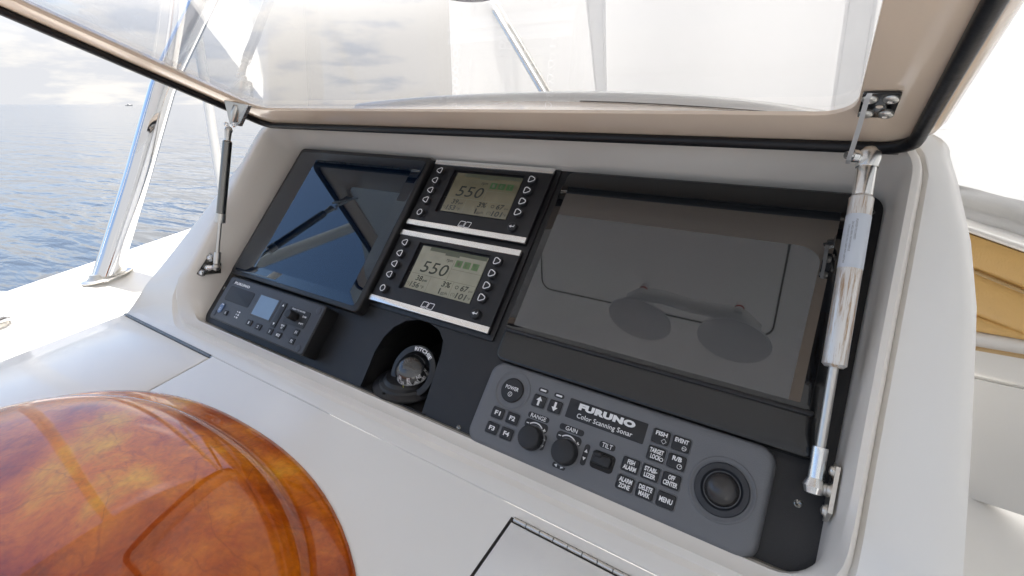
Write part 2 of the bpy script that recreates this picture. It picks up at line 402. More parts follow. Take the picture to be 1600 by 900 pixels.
# ================================================================== SETTING: sea
mb = MB(); R = 30000
mb.add([(-R, -R, 0), (R, -R, 0), (R, R, 0), (-R, R, 0)], [(0, 1, 2, 3)])
solo('sea', mb, 'sea', kind='structure', smooth=False)

# distant boat on the horizon
r = sight(202, 165.5); p = EYE + r * (5.2 / -r.z); p.z = 0
bt = thing('distant_boat', 'tiny white motor boat far away on the sea horizon', 'boat', Matrix.Translation(p) @ Matrix.Rotation(rad(35), 4, 'Z') @ Matrix.Scale(1.0, 4))
sc = (p - EYE).length / 770 * 8 / 12
mb = MB(); hl = []
for x, w, z in ((-6, 1.6, 1.1), (-3, 1.9, 1.2), (2, 1.7, 1.5), (5, .8, 1.9), (6.3, .05, 2.2)):
    hl.append([(x * sc, -w * sc, z * sc), (x * sc, -w * .7 * sc, -.3), (x * sc, w * .7 * sc, -.3), (x * sc, w * sc, z * sc)])
mb.skin(hl, True, True); part('hull', mb, 'hull', bt)
mb = MB(); mb.slab(-1 * sc, 0, 5 * sc, 2.6 * sc, .5 * sc, 1.2 * sc, 2.7 * sc, .3 * sc); mb.slab(-1.6 * sc, 0, 2.6 * sc, 2 * sc, .4 * sc, 2.7 * sc, 3.5 * sc, .2 * sc); part('cabin', mb, 'hull', bt)
mb = MB(); mb.box(-2.6 * sc, -1.32 * sc, 1.7 * sc, 1.0 * sc, 1.32 * sc, 2.3 * sc); part('window', mb, 'glass_r', bt)

# ================================================================== HELM CONSOLE
helm = thing('helm_console', 'white fibreglass helm console with a sunken black instrument panel', 'console', PANEL)
def resample(pts, n):
    P = [Vector(p) for p in pts]; d = [0]
    for a, b in zip(P, P[1:]): d.append(d[-1] + (b - a).length)
    out = []
    for k in range(n):
        t = d[-1] * k / (n - 1); i = 0
        while i < len(d) - 2 and d[i + 1] < t: i += 1
        f = (t - d[i]) / max(d[i + 1] - d[i], 1e-9); out.append(P[i].lerp(P[i + 1], f))
    return out
def sm(t): t = max(0, min(1, t)); return t * t * (3 - 2 * t)
def loop(xl, xr, vb, vt, r, hb, ht, hm=None, rb=None, spread=.09):
    """closed loop: u between xl..xr, v vb..vt; height hb at the bottom edge rising to ht"""
    hm = ht if hm is None else hm; rb = rb or r
    def hh(v):
        if v < vb + spread: return hb + (hm - hb) * sm((v - vb) / spread)
        return hm + (ht - hm) * sm((v - vb - spread) / max(vt - vb - spread, 1e-6))
    fl = xl if callable(xl) else (lambda v: xl); fr = xr if callable(xr) else (lambda v: xr)
    P = []
    def arc(cx, cy, r, a0): return [(cx + r * math.cos(rad(a0 + 90 * k / 8)), cy + r * math.sin(rad(a0 + 90 * k / 8))) for k in range(9)]
    L = []
    # start bottom-left going up
    bl = arc(fl(vb) + rb, vb + rb, rb, 180); bl.reverse()          # from bottom tangent to left tangent
    left = [(fl(vb + rb + (vt - r - vb - rb) * k / 15), vb + rb + (vt - r - vb - rb) * k / 15) for k in range(1, 15)]
    tl = arc(fl(vt - r) + r, vt - r, r, 90); tl.reverse()
    top = [(fl(vt - r) + r + (fr(vt - r) - fl(vt - r) - 2 * r) * k / 24, vt) for k in range(1, 24)]
    tr = arc(fr(vt - r) - r, vt - r, r, 0); tr.reverse()
    right = [(fr(vt - r + (vb + rb - vt + r) * k / 15), vt - r + (vb + rb - vt + r) * k / 15) for k in range(1, 15)]
    br = arc(fr(vb) - rb, vb + rb, rb, 270); br.reverse()
    bot = [(fr(vb) - rb + (fl(vb) - fr(vb) + 2 * rb) * k / 24, vb) for k in range(1, 24)]
    for x, v in bl + left + tl + top + tr + right + br + bot: L.append((x, v, hh(v)))
    return L
def lerp_tab(tab):
    def f(v):
        if v <= tab[0][0]: return tab[0][1]
        for (a, b), (c, d) in zip(tab, tab[1:]):
            if v <= c: return b + (d - b) * (v - a) / (c - a)
        return tab[-1][1]
    return f
vB, hB = d2p(-.009, .004); vC, hC = d2p(-.015, .008); vD, hD = d2p(-.034, .007); vE, hE = d2p(-.042, .001); vF, hF = d2p(-.050, 0)
vG, hG = d2p(-.074, 0)
XL = lerp_tab([(-.08, -1.362), (-.02, -1.342), (.062, -1.316), (.28, -1.254), (.45, -1.199), (.5, -1.187)])
XR = lerp_tab([(-.08, .160), (.14, .151), (.283, .142), (.36, .130), (.43, .113), (.5, .092)])
def inset(f, d): return lambda v: f(v) + d
loops = [
    loop(-1.144, .057, -.024, .446, .022, -.004, -.004),
    loop(-1.145, .0575, -.0245, .447, .024, .002, .004),
    loop(-1.158, .061, vB, .460, .04, hB, .060, .046),
    loop(-1.163, .063, vB - .001, .464, .045, hB + .002, .074, .056),
    loop(-1.170, .0675, vC, .469, .05, hC + .003, .086, .066),
    loop(-1.176, .0690, vC - .004, .471, .052, hC + .0045, .089, .069),
    loop(-1.194, .075, vD, .476, .056, hD + .004, .089, .069),
    loop(-1.200, .0775, vD - .004, .479, .058, hD + .0015, .086, .066),
    loop(-1.206, .081, vE, .482, .060, hE - .001, .0735, .0505),
    loop(-1.214, .085, vF, .486, .060, hF, .078, .0555),
    loop(inset(XL, .016), inset(XR, -.028), vG + .012, .493, .040, hG - .009, .078, .059, rb=.012),
    loop(inset(XL, .004), inset(XR, -.012), vG + .002, .498, .036, hG - .0015, .071, .057, rb=.006),
    loop(inset(XL, .000), inset(XR, .002), vG, .501, .034, hG - .002, .058, .050, rb=.004),
    loop(inset(XL, -.001), inset(XR, .008), vG - .0002, .502, .034, hG - .008, .03, .02, rb=.004),
    loop(inset(XL, -.001), inset(XR, .010), vG - .0004, .502, .034, hG - .05, -.03, -.05, rb=.004),
    loop(inset(XL, -.001), inset(XR, .010), vG - .0006, .502, .034, hG - .40, -.30, -.45, rb=.004),
]
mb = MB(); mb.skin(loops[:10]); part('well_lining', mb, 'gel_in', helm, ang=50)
mb = MB(); mb.skin(loops[9:]); part('shell', mb, 'gel', helm, ang=50)

# instrument panel with an arched opening for the compass
arch = [(-.4795, -.0235), (-.484, .02), (-.4885, .052), (-.4915, .078), (-.498, .0985), (-.514, .113), (-.540, .1205), (-.5655, .1205),
        (-.590, .1125), (-.610, .0955), (-.622, .072), (-.6265, .044), (-.624, .01), (-.622, -.0235)]
outl = [(.0600, -.0235)] + [(.0600 - .018 + .018 * math.cos(rad(a)), .449 - .018 + .018 * math.sin(rad(a))) for a in (0, 22, 45, 67, 90)] + \
       [(-1.148 + .03 - .03 * math.sin(rad(a)), .449 - .03 + .03 * math.cos(rad(a))) for a in (0, 22, 45, 67, 90)] + [(-1.1435 + .01, -.0235)][:0] + \
       [(-1.148, -.010), (-1.142, -.020), (-1.128, -.0235)] + list(reversed(arch))
mb = MB(); mb.prism(outl, -.005, 0); part('instrument_panel', mb, 'panel', helm, smooth=False)
# arched pocket running straight forward behind the panel
inv = PANEL.inverted()
def fwd(x, v, h, dy, dz=0): q = PANEL @ Vector((x, v, h)) + Vector((0, dy, dz)); return tuple(inv @ q)
rows = [[fwd(x, v, -.0049, 0) for x, v in arch], [fwd(x, v, -.0049, .24) for x, v in arch]]
mb = MB(); mb.strip(rows); n = len(arch)
mb.add(rows[1], [tuple(range(n))])
mb.add([rows[0][0], rows[1][0], rows[1][-1], rows[0][-1]], [(0, 1, 2, 3)])
part('compass_pocket', mb, 'pocket', helm, recalc=False, smooth=False)
for x, v in ((-.4058, -.0195), (.032, .0468), (-1.1335, .0605), (.045, .42), (-.28, -.0195)):
    part('screw', MB().lathe([(.0042, 0), (.0042, .001), (.003, .0016), (.0016, .0008)], x, v, 14), 'steel_dk', helm)

mb = MB(); mb.strip([[(-1.132 + 1.178 * k / 8, v, h) for k in range(9)] for v, h in ((-.0225, .0008), (-.0235, .0060), (-.0290, .0105), (-.0315, .0110))])
part('edge_trim', mb, mat('taupe_trim', (.21, .195, .16), .4), helm, recalc=False)
mb = MB(); mb.box(-.628, -.0262, -.004, -.472, -.020, .0016); part('pocket_sill', mb, 'pocket', helm, smooth=False)
# helm top: pieces round two hatches
HL = (-1.60, -.970, -.62, -.0765)    # left hatch x0,x1,d0,d1
HR = (-.252, .02, -.50, -.0905)
def edge_x(d): return -1.364 - (-.074 - d) * .13
dashobj_rows = []
def dq(mb, x0, x1, d0, d1, h=0, nx=6, nd=6):
    rows = []
    for i in range(nd + 1):
        d = d0 + (d1 - d0) * i / nd; row = []
        for j in range(nx + 1):
            a = edge_x(d) if x0 is None else x0
            row.append(inv @ dsh(a + (x1 - a) * j / nx, d, h))
        rows.append(row)
    mb.strip(rows)
g = .0016
mb = MB()
dq(mb, HL[1] + g, HR[0] - g, -.75, -.0740)
dq(mb, HR[0] - g, HR[1] + g, HR[3] + g, -.0740)
dq(mb, HR[1] + g, .175, -.75, -.0740)
dq(mb, HR[0] - g, HR[1] + g, -.75, HR[2] - g)
dq(mb, None, HL[1] + g, -.75, HL[2] - g)
# rounded port edge turned down
rows = []
for i in range(13):
    d = -.75 + (.75 - .074) * i / 12; x = edge_x(d)
    rows.append([inv @ dsh(x + a, d, b) for a, b in ((.012, -.0015), (.003, -.0005), (-.004, -.003), (-.008, -.010), (-.009, -.3))])
mb.strip(rows)
part('helm_top', mb, 'gel', helm, ang=60)
mb = MB(); dq(mb, None, .15, -.74, -.0742, -.006, 4, 4); part('seam_channel', mb, 'seam', helm, smooth=False)
# left hatch (its own panel, follows the port edge)
h1 = bpy.data.objects.new
def hatch(x0, x1, d0, d1, skew):
    mb = MB(); b = .0025
    def L(ins, z):
        def ex(d): return (edge_x(d) + .004 if skew else x0) + ins
        pts = [(ex(d0 + (d1 - d0) * k / 6), d0 + ins + (d1 - d0 - 2 * ins) * k / 6) for k in range(7)] + \
              [(x1 - ins, d1 - ins - (d1 - d0 - 2 * ins) * k / 6) for k in range(7)]
        return [inv @ dsh(x, d, z) for x, d in pts]
    mb.skin([L(0, -.02), L(0, -.0015), L(.0008, -.0002), L(.002, .0004)], True, True)
    return mb
ha = part('hatch', hatch(HL[0], HL[1] - g, HL[2], HL[3] - .0035, True), 'gel', helm, label='wide left hatch in the helm top')
hb = part('hatch', hatch(HR[0] + g, HR[1] - g, HR[2], HR[3] - .004, False), 'gel', helm, label='small right hatch with a long piano hinge')
mb = MB()
for k in range(2):
    mb.tube([inv @ dsh(edge_x(-.078) + .006, -.0765 - .0 + k * .0022, .0014), inv @ dsh(HL[1] - .004, -.0765 + k * .0022, .0014)], .0013, 8)
mb.add([inv @ dsh(edge_x(-.08) + .004, -.0742, .0012), inv @ dsh(HL[1] - .002, -.0742, .0012), inv @ dsh(HL[1] - .002, -.0792, .0012), inv @ dsh(edge_x(-.08) + .004, -.0792, .0012)], [(0, 3, 2, 1)])
part('hinge', mb, 'steel_dk', ha)
kn = MB().tube([(0, 0, 0), (.0172, 0, 0)], .0030, 10).mesh('hinge_knuckle', M['steel'])
for k in range(15):
    o = bpy.data.objects.new('hinge_knuckle', kn); C.objects.link(o); o.parent = hb
    q = inv @ dsh(HR[0] + .004 + k * .0182, HR[3] - .0005, .0012)
    o.location = q
# top deck of the console ahead of the lid, crowned, then a visor ridge
xs = [-1.30 + 1.42 * k / 32 for k in range(33)]
def arcz(tab):
    f = lerp_tab(tab)
    return lambda x: f(x)
def smooth_tab(pts):
    # quadratic least-squares through crown points
    import numpy as np
    c = np.polyfit([p[0] for p in pts], [p[1] for p in pts], 4 if len(pts) > 5 else 2); return lambda x: float(np.polyval(c, x))
lens = smooth_tab([(onY(px, py, 1.08).x, onY(px, py, 1.08).z) for px, py in ((560, 170), (700, 162), (850, 157), (1000, 161), (1210, 178))])
crest = smooth_tab([(onY(px, py, 1.12).x, onY(px, py, 1.12).z) for px, py in ((540, 164), (700, 149), (850, 142), (950, 143), (1100, 150), (1240, 163), (1345, 184))])
def base_pt(x): return pan(x, .495, .07)
mb = MB(); rows = []
for f in (0, .25, .5, .75, 1):
    row = []
    for x in xs:
        a = base_pt(x); b = Vector((x, 1.08, lens(x)))
        q = a.lerp(b, f); row.append(inv @ q)
    rows.append(row)
mb.strip(rows); part('console_top', mb, 'gel_lid', helm, recalc=False)
mb = MB(); rows = []
for dy, fz in ((.0, -.003), (.012, -.0005), (.018, .35), (.030, .85), (.045, 1.0), (.12, .9), (.26, -.6), (.36, -4)):
    row = []
    for x in xs:
        zl, zc = lens(x), crest(x); hgt = zc - zl
        z = zl + hgt * fz if fz > 0 else zl + (fz if abs(fz) < .1 else fz * .03)
        row.append(inv @ Vector((x, 1.08 + dy, z)))
    rows.append(row)
mb.strip(rows); part('visor', mb, 'gel', helm, recalc=False, ang=60)
mb = MB(); mb.add([inv @ q for q in (pan(-1.19, .499, .06), pan(.08, .499, .06), Vector((.12, 1.09, 4.85)), Vector((-1.3, 1.09, 4.85)))], [(0, 1, 2, 3)])
mb.tube([inv @ (Vector((onY(px, 0, 1.078).x * 0 + X, 1.083, lens(X) + .0015))) for X in [-.52 + .42 * k / 12 for k in range(13)] for px in (900,)], .0012, 6)
part('joint_line', mb, 'seam', helm, smooth=False)

# ================================================================== LID
lid = thing('console_lid', 'open hinged console lid with clear window, beige frame and black gasket', 'lid', LID)
def lr(x0, x1, y0, y1, r, h, n=7):        # local x = -X
    return [(x, y, h) for x, y in rr(-(x0 + x1) / 2, (y0 + y1) / 2, x1 - x0, y1 - y0, r, n)]
WX0, WX1, WY0, WY1 = -1.092, .003, .070, .560
OX0, OX1, OY0, OY1 = -1.166, .070, -.010, .625
loops = [lr(WX0, WX1, WY0, WY1, .035, -.005), lr(WX0 - .0005, WX1 + .0005, WY0 - .0005, WY1 + .0005, .036, -.001), lr(WX0 - .002, WX1 + .002, WY0 - .002, WY1 + .002, .037, 0),
         lr(OX0 + .014, OX1 - .014, OY0 + .014, OY1 - .014, .025, 0), lr(OX0 + .007, OX1 - .007, OY0 + .007, OY1 - .007, .03, .001),
         lr(OX0 - .0, OX1 + .0, OY0, OY1, .033, -.002), lr(OX0 - .004, OX1 + .009, OY0 - .002, OY1 + .016, .04, -.005), lr(OX0 - .006, OX1 + .014, OY0 - .003, OY1 + .026, .045, -.012),
         lr(OX0 - .006, OX1 + .016, OY0 - .003, OY1 + .03, .05, -.020), lr(OX0 - .003, OX1 + .012, OY0, OY1 + .022, .05, -.026), lr(OX0 + .01, OX1, OY0 + .01, OY1, .04, -.028),
         lr(OX0 + .04, OX1 - .02, OY0 + .03, OY1 - .02, .04, -.020), lr(WX0 - .02, WX1 + .02, WY0 - .02, WY1 + .02, .04, -.0115), lr(WX0 - .0125, WX1 + .0125, WY0 - .0125, WY1 + .0125, .04, -.0105),
         lr(WX0 - .0122, WX1 + .0122, WY0 - .0122, WY1 + .0122, .04, -.0050)]
mb = MB(); mb.skin(loops, ring=True); part('frame', mb, 'gel_lid', lid, ang=45)
mb = MB(); gl = []
for k in range(8):
    a = rad(360 * k / 8); ins = .0075 + .0075 * math.cos(a); z = .006 + .007 * math.sin(a)
    gl.append(lr(OX0 - .001 + ins, OX1 + .001 - ins, OY0 + ins, OY1 - ins, .034 - ins * .5, z))
mb.skin(gl, ring=True); part('gasket', mb, 'rubber', lid, ang=60)
mb = MB(); n7 = [lr(WX0 - .012, WX1 + .012, WY0 - .012, WY1 + .012, .04, -.0052), lr(WX0 - .012, WX1 + .012, WY0 - .012, WY1 + .012, .04, -.0112)]
mb.skin(n7, True, True); part('window_pane', mb, 'acrylic', lid, smooth=False)
mb = MB()
x = -1.12
while x < .04:
    mb.tube([(-x, -.013, .006), (-(x + .0215), -.013, .006)], .0034, 8); x += .024
part('hinge', mb, 'steel', lid)

# suction-cup handle standing on the lid window
sh = thing('suction_handle', 'grey twin suction cup lifting handle stuck on top of the lid window', 'handle', off(LID, .22, .367, -.0114))
for i, x in enumerate((.102, -.102)):
    mb = MB(); mb.lathe([(.0730, 0), (.0745, -.003), (.064, -.008), (.040, -.016), (.026, -.020), (.024, -.040), (.0, -.041)], x, .01, 40, cap0=True); part('suction_cup', mb, 'cup', sh)
    mb = MB(); mb.lathe([(.0085, -.040), (.0085, -.062), (.006, -.064)], x, -.045, 16); mb.box(x - .008, -.05, -.044, x + .008, .01, -.036); part('lever', mb, 'cupb', sh)
    mb = MB(); mb.lathe([(.0092, -.046), (.0092, -.050)], x, -.045, 16); part('indicator_ring', mb, 'red', sh)
mb = MB(); pts = [(.130, -.018, -.034), (.104, -.034, -.044), (.062, -.026, -.052), (.0, -.012, -.055), (-.062, -.016, -.052), (-.104, -.030, -.044), (-.138, -.002, -.034)]
mb.tube(resample(pts, 25), .016, 16); part('grip', mb, 'cupb', sh)

# ================================================================== GAS STRUTS
def strut(name, label, A, B, r_cyl, r_rod, cyl_from, cyl_to, cyl_mat, matn, pieces=None):
    """A = upper ball, B = lower ball; cylinder spans the given fractions"""
    ax = (B - A); Ln = ax.length; z = ax.normalized()
    x = z.orthogonal().normalized()
    t = thing(name, label, 'gas strut', frame(A, x, z.cross(x), z), 'gas struts holding up the console lid')
    mb = MB(); L = Ln
    a, b = cyl_from * L, cyl_to * L
    mb.lathe([(r_cyl * .8, a), (r_cyl, a + .003), (r_cyl, b - .003), (r_cyl * .75, b)], n=28); part('cylinder', mb, cyl_mat, t, ang=30)
    mb = MB(); mb.lathe([(r_rod, b - .001), (r_rod, L - .03)], n=16); part('rod', mb, matn, t)
    return t, L
def ballend(t, z0, z1, r, matn, flip=1):
    mb = MB(); mb.lathe([(r * .95, z0), (r, z0 + .002 * flip), (r, z1)], n=18); part('end_socket', mb, matn, t)
# --- left strut
LA = onX(357, 203, -1.118); LB = onP(338, 417, .043)
ls, L = strut('gas_strut', 'dark slim gas strut at the left end of the console with sea behind it', LA, LB, .0095, .0036, .075, .66, 'steel_dk', 'steel')
ballend(ls, .014, .075 * L, .0062, 'steel'); ballend(ls, L - .034, L - .008, .0072, 'steel')
mb = MB(); mb.lathe([(0.0005, L - .010), (.006, L - .007), (.0095, L), (.006, L + .007), (.0005, L + .0095)], n=18); part('ball_joint', mb, 'steel', ls)
part('ball_joint', MB().lathe([(.0005, -.009), (.006, -.006), (.0085, 0), (.007, .006), (.006, .022)], n=18), 'steel', ls)
mb = MB(); mb.lathe([(.0097, .60 * L), (.0102, .602 * L), (.0102, .665 * L), (.008, .668 * L)], n=24); part('collar', mb, 'steel', ls)
# lower bracket: triangular plate on the inner wall
wallp = lambda v, h, dx=0: pan(-1.149 - .16 * h + dx, v, h)
def sol(x, y, X): return onX(x, y, X)
tri = [sol(328, 396, -1.152), sol(345, 412, -1.150), sol(345, 427, -1.148), sol(311, 431, -1.152), sol(307, 428, -1.154)]
lb = thing('strut_bracket', 'dark triangular strut bracket screwed to the left inner wall', 'bracket', Matrix.Translation(tri[0]))
mb = MB(); mb.add([p - tri[0] for p in tri] + [p - tri[0] + Vector((.004, -.001, .002)) for p in tri], [(4, 3, 2, 1, 0), (5, 6, 7, 8, 9)] + [(i, (i + 1) % 5, 5 + (i + 1) % 5, 5 + i) for i in range(5)])
part('plate', mb, 'steel_dk', lb, smooth=False)
def screwhead(parent, pos, nrm, r=.006, name='screw', m='chrome'):
    q = nrm.to_track_quat('Z', 'Y').to_matrix().to_4x4(); q.translation = pos
    mb = MB(); mb.lathe([(r, 0), (r, .001), (r * .8, .0028), (r * .35, .0036), (r * .25, .0026)], n=16, mtx=q); mb.lathe([(r * 1.25, -.0012), (r * 1.25, .0004)], n=16, mtx=q)
    part(name, mb, m, parent)
wn = Vector((1, -.12, .2)).normalized()
for px, py in ((328.5, 403), (316, 426.5), (325, 418.5)):
    screwhead(lb, sol(px, py, -1.1455) - tri[0], wn, .0062)
mb = MB(); mb.tube([sol(325, 418.5, -1.143) - tri[0], LB - tri[0]], [.0062, .0045], 12); part('ball_stud', mb, 'chrome', lb)
# upper bracket: folded plate hanging from the lid
ub = thing('strut_bracket', 'brushed folded bracket on the lid edge over the left strut', 'bracket', Matrix.Translation(LA))
c = [sol(350, 156, -1.128), sol(388, 165, -1.06), sol(373, 197, -1.10), sol(359, 194, -1.124)]
mb = MB(); th = Vector((.003, .006, -.001))
mb.add([p - LA for p in c] + [p - LA + th for p in c], [(3, 2, 1, 0), (4, 5, 6, 7)] + [(i, (i + 1) % 4, 4 + (i + 1) % 4, 4 + i) for i in range(4)])
part('plate', mb, 'steel', ub, smooth=False)
mb = MB(); mb.tube([sol(371, 166, -1.098) - LA, sol(367, 178, -1.103) - LA, sol(364.5, 190, -1.108) - LA], [.008, .0085, .005], 12); part('rib', mb, 'steel', ub)
screwhead(ub, sol(353.5, 194, -1.115) - LA, Vector((.6, -.7, .1)).normalized(), .0045); screwhead(ub, sol(365, 196, -1.105) - LA, Vector((.6, -.7, .1)).normalized(), .004)
# --- right strut
RA = at(1357, 246, .545); RB = onP(1272, 759, .034)
rs, L = strut('gas_strut', 'worn white gas strut with paper label at the right end of the console', RA, RB, .0116, .0048, .125, .655, 'rusty', 'steel')
ballend(rs, .012, .125 * L, .0100, 'brush'); ballend(rs, L - .040, L - .006, .0076, 'brush')
mb = MB(); mb.lathe([(0.0005, -.0128), (.006, -.011), (.0118, -.004), (.0122, .003), (.0105, .012)], n=24); part('ball_joint', mb, 'brush', rs); mb = MB()
mb.lathe([(.004, L - .010), (.008, L - .008), (.0115, L), (.009, L + .007), (.0005, L + .0112)], n=24); part('ball_joint', mb, 'brush', rs)
mb = MB(); mb.lathe([(.01185, .19 * L), (.01192, .192 * L), (.01192, .355 * L), (.01185, .357 * L)], n=36, cap0=False, cap1=False); lab = part('paper_label', mb, 'label', rs)
# print wrapped on the label
tocam = (rs.matrix_world.inverted() @ EYE); th0 = math.atan2(tocam.y, tocam.x)
def wrap(x, y, z): # x along strut, y around
    a = th0 + y / .0120; return (.01202 * math.cos(a), .01202 * math.sin(a), x)
mb = MB()
random.seed(3)
for k, ln in enumerate(('CAUTION DO NOT OPEN HIGH PRESSURE', 'DO NOT HEAT OR INCINERATE', 'NITROGEN GAS CHARGED')):
    yy = (.0075 - k * .0035)
    text(mb, ln, .285 * L - k * .008, yy, .12 * L - k * .01, .0019, 0, bold=.0, fn=wrap)
part('lettering', mb, mat('label_print', (.09, .09, .10), .6), lab, smooth=False, recalc=False)
# lower bracket of the right strut on the right wall
rb = thing('strut_bracket', 'narrow steel strut bracket on the right inner wall beside the sonar keypad', 'bracket', Matrix.Translation(RB))
def wl(v, h, dx=0): return pan(.0575 + .06 * h + dx, v, h)
vq = (RB - PO).dot(V); hq = .036
pl_ = [(vq - .030, hq - .006), (vq - .022, hq + .012), (vq + .024, hq + .012), (vq + .030, hq - .004), (vq + .008, hq - .016), (vq - .014, hq - .015)]
mb = MB(); k = len(pl_)
mb.add([wl(v, h, -.0015) - RB for v, h in pl_] + [wl(v, h, -.0055) - RB for v, h in pl_], [tuple(range(k)), tuple(range(k, 2 * k))] + [(i, (i + 1) % k, k + (i + 1) % k, k + i) for i in range(k)])
part('plate', mb, 'steel', rb, smooth=False)
for dv, dh in ((-.020, 0), (.020, .002), (0.0, .004)): screwhead(rb, wl(vq + dv, hq + dh, -.006) - RB, Vector((-1, 0, 0)), .0058, m='steel')
mb = MB(); q = wl(vq, hq, -.005)
mb.tube([q - RB, (q - RB) * .6, (q - RB) * .4, Vector((0, 0, 0))], [.0075, .006, .0075, .006], 14); part('ball_stud', mb, 'steel', rb)
# upper bracket of the right strut on the lid frame
rp = thing('strut_bracket', 'black screwed plate with long steel arm on the right of the beige lid frame', 'bracket', off(LID, -.0205, .103))
mb = MB(); mb.slab(.0, 0, .030, .053, .003, .0012, .0040, .0006)
part('plate', mb, 'gloss_bezel', rp)
for px, py in ((-.0085, .017), (.0085, .017), (-.0085, -.017), (.0085, -.017)):
    mb = MB(); mb.lathe([(.0068, .004), (.0066, .0052), (.0052, .0068), (.0030, .0074), (.0016, .006)], px, py, 18); part('screw', mb, 'steel', rp)
mb = MB(); mb.lathe([(.0030, .004), (.0030, .0046)], -.001, 0, 14); part('spacer_hole', mb, 'gel_lid', rp)
inl = rp.matrix_world.inverted()
q0 = Vector((.0095, .022, .0035)); q1 = inl @ at(1325, 253, .546)
mb = MB(); ring = []
for q, ww in ((q0 + Vector((-.006, 0, 0)), .004), (q0, .006), (q0 + (q1 - q0) * .06 + Vector((.001, 0, .001)), .007), (q0.lerp(q1, .5), .0065), (q1, .006)):
    ring.append([q + Vector((-.0022, -ww, 0)), q + Vector((.0022, -ww, 0)), q + Vector((.0022, ww, 0)), q + Vector((-.0022, ww, 0))])
mb.skin(ring, True, True); part('arm', mb, mat('arm_steel', (.72, .72, .72), .35, metal=.35), rp, smooth=False)
mb = MB(); cpt = inl @ RA; pp = inl @ at(1330, 243, .5455)
mb.tube([pp, pp.lerp(cpt, .3), pp.lerp(cpt, .45), pp.lerp(cpt, .6), cpt], [.0070, .0070, .0045, .0062, .006], 14)
mb.tube([pp, pp + (pp - cpt).normalized() * .006], .004, 10); part('ball_stud', mb, 'brush', rp)

# ================================================================== LEFT DISPLAY
ld = thing('small_display', 'left flat multifunction display with blue reflection of the sky', 'display', off(PANEL, -.900, .268))
mb = MB(); mb.slab(0, 0, .424, .345, .012, .0005, .0215, .003); part('bezel', mb, 'plastic', ld)
mb = MB(); mb.slab(0, 0, .402, .325, .010, .021, .0222, .0005); gls = part('glass', mb, 'glass_l', ld, ang=20)
mb = MB(); mb.slab(.019, -.0, .306, .284, .001, .0221, .02235, 0); part('screen', mb, mat('screen_area', (.002, .007, .018), .012, ior=1.72, tint=(.70, .88, 1)), ld, smooth=False)
# ================================================================== RIGHT DISPLAY
bd = thing('large_display', 'large dark glass display on the right half of the panel', 'display', off(PANEL, -.171, .2645))
mb = MB(); mb.slab(0, 0, .426, .341, .014, .0005, .0180, .003); part('bezel', mb, 'gloss_bezel', bd)
mb = MB(); mb.slab(-.009, .0115, .408, .262, .005, .0178, .0200, .0006); part('glass', mb, 'glass_m', bd, ang=20)
mb = MB(); mb.slab(-.008, .013, .385, .252, .001, .0199, .02015, 0); part('screen', mb, 'glass_r', bd, smooth=False)
mb = MB(); mb.slab(-.006, -.1222, .412, .0065, .003, .0178, .0215, .0015); part('gap_shadow_strip', mb, 'rubber', bd)  # black strip stands in for the shadowed gap below the glass

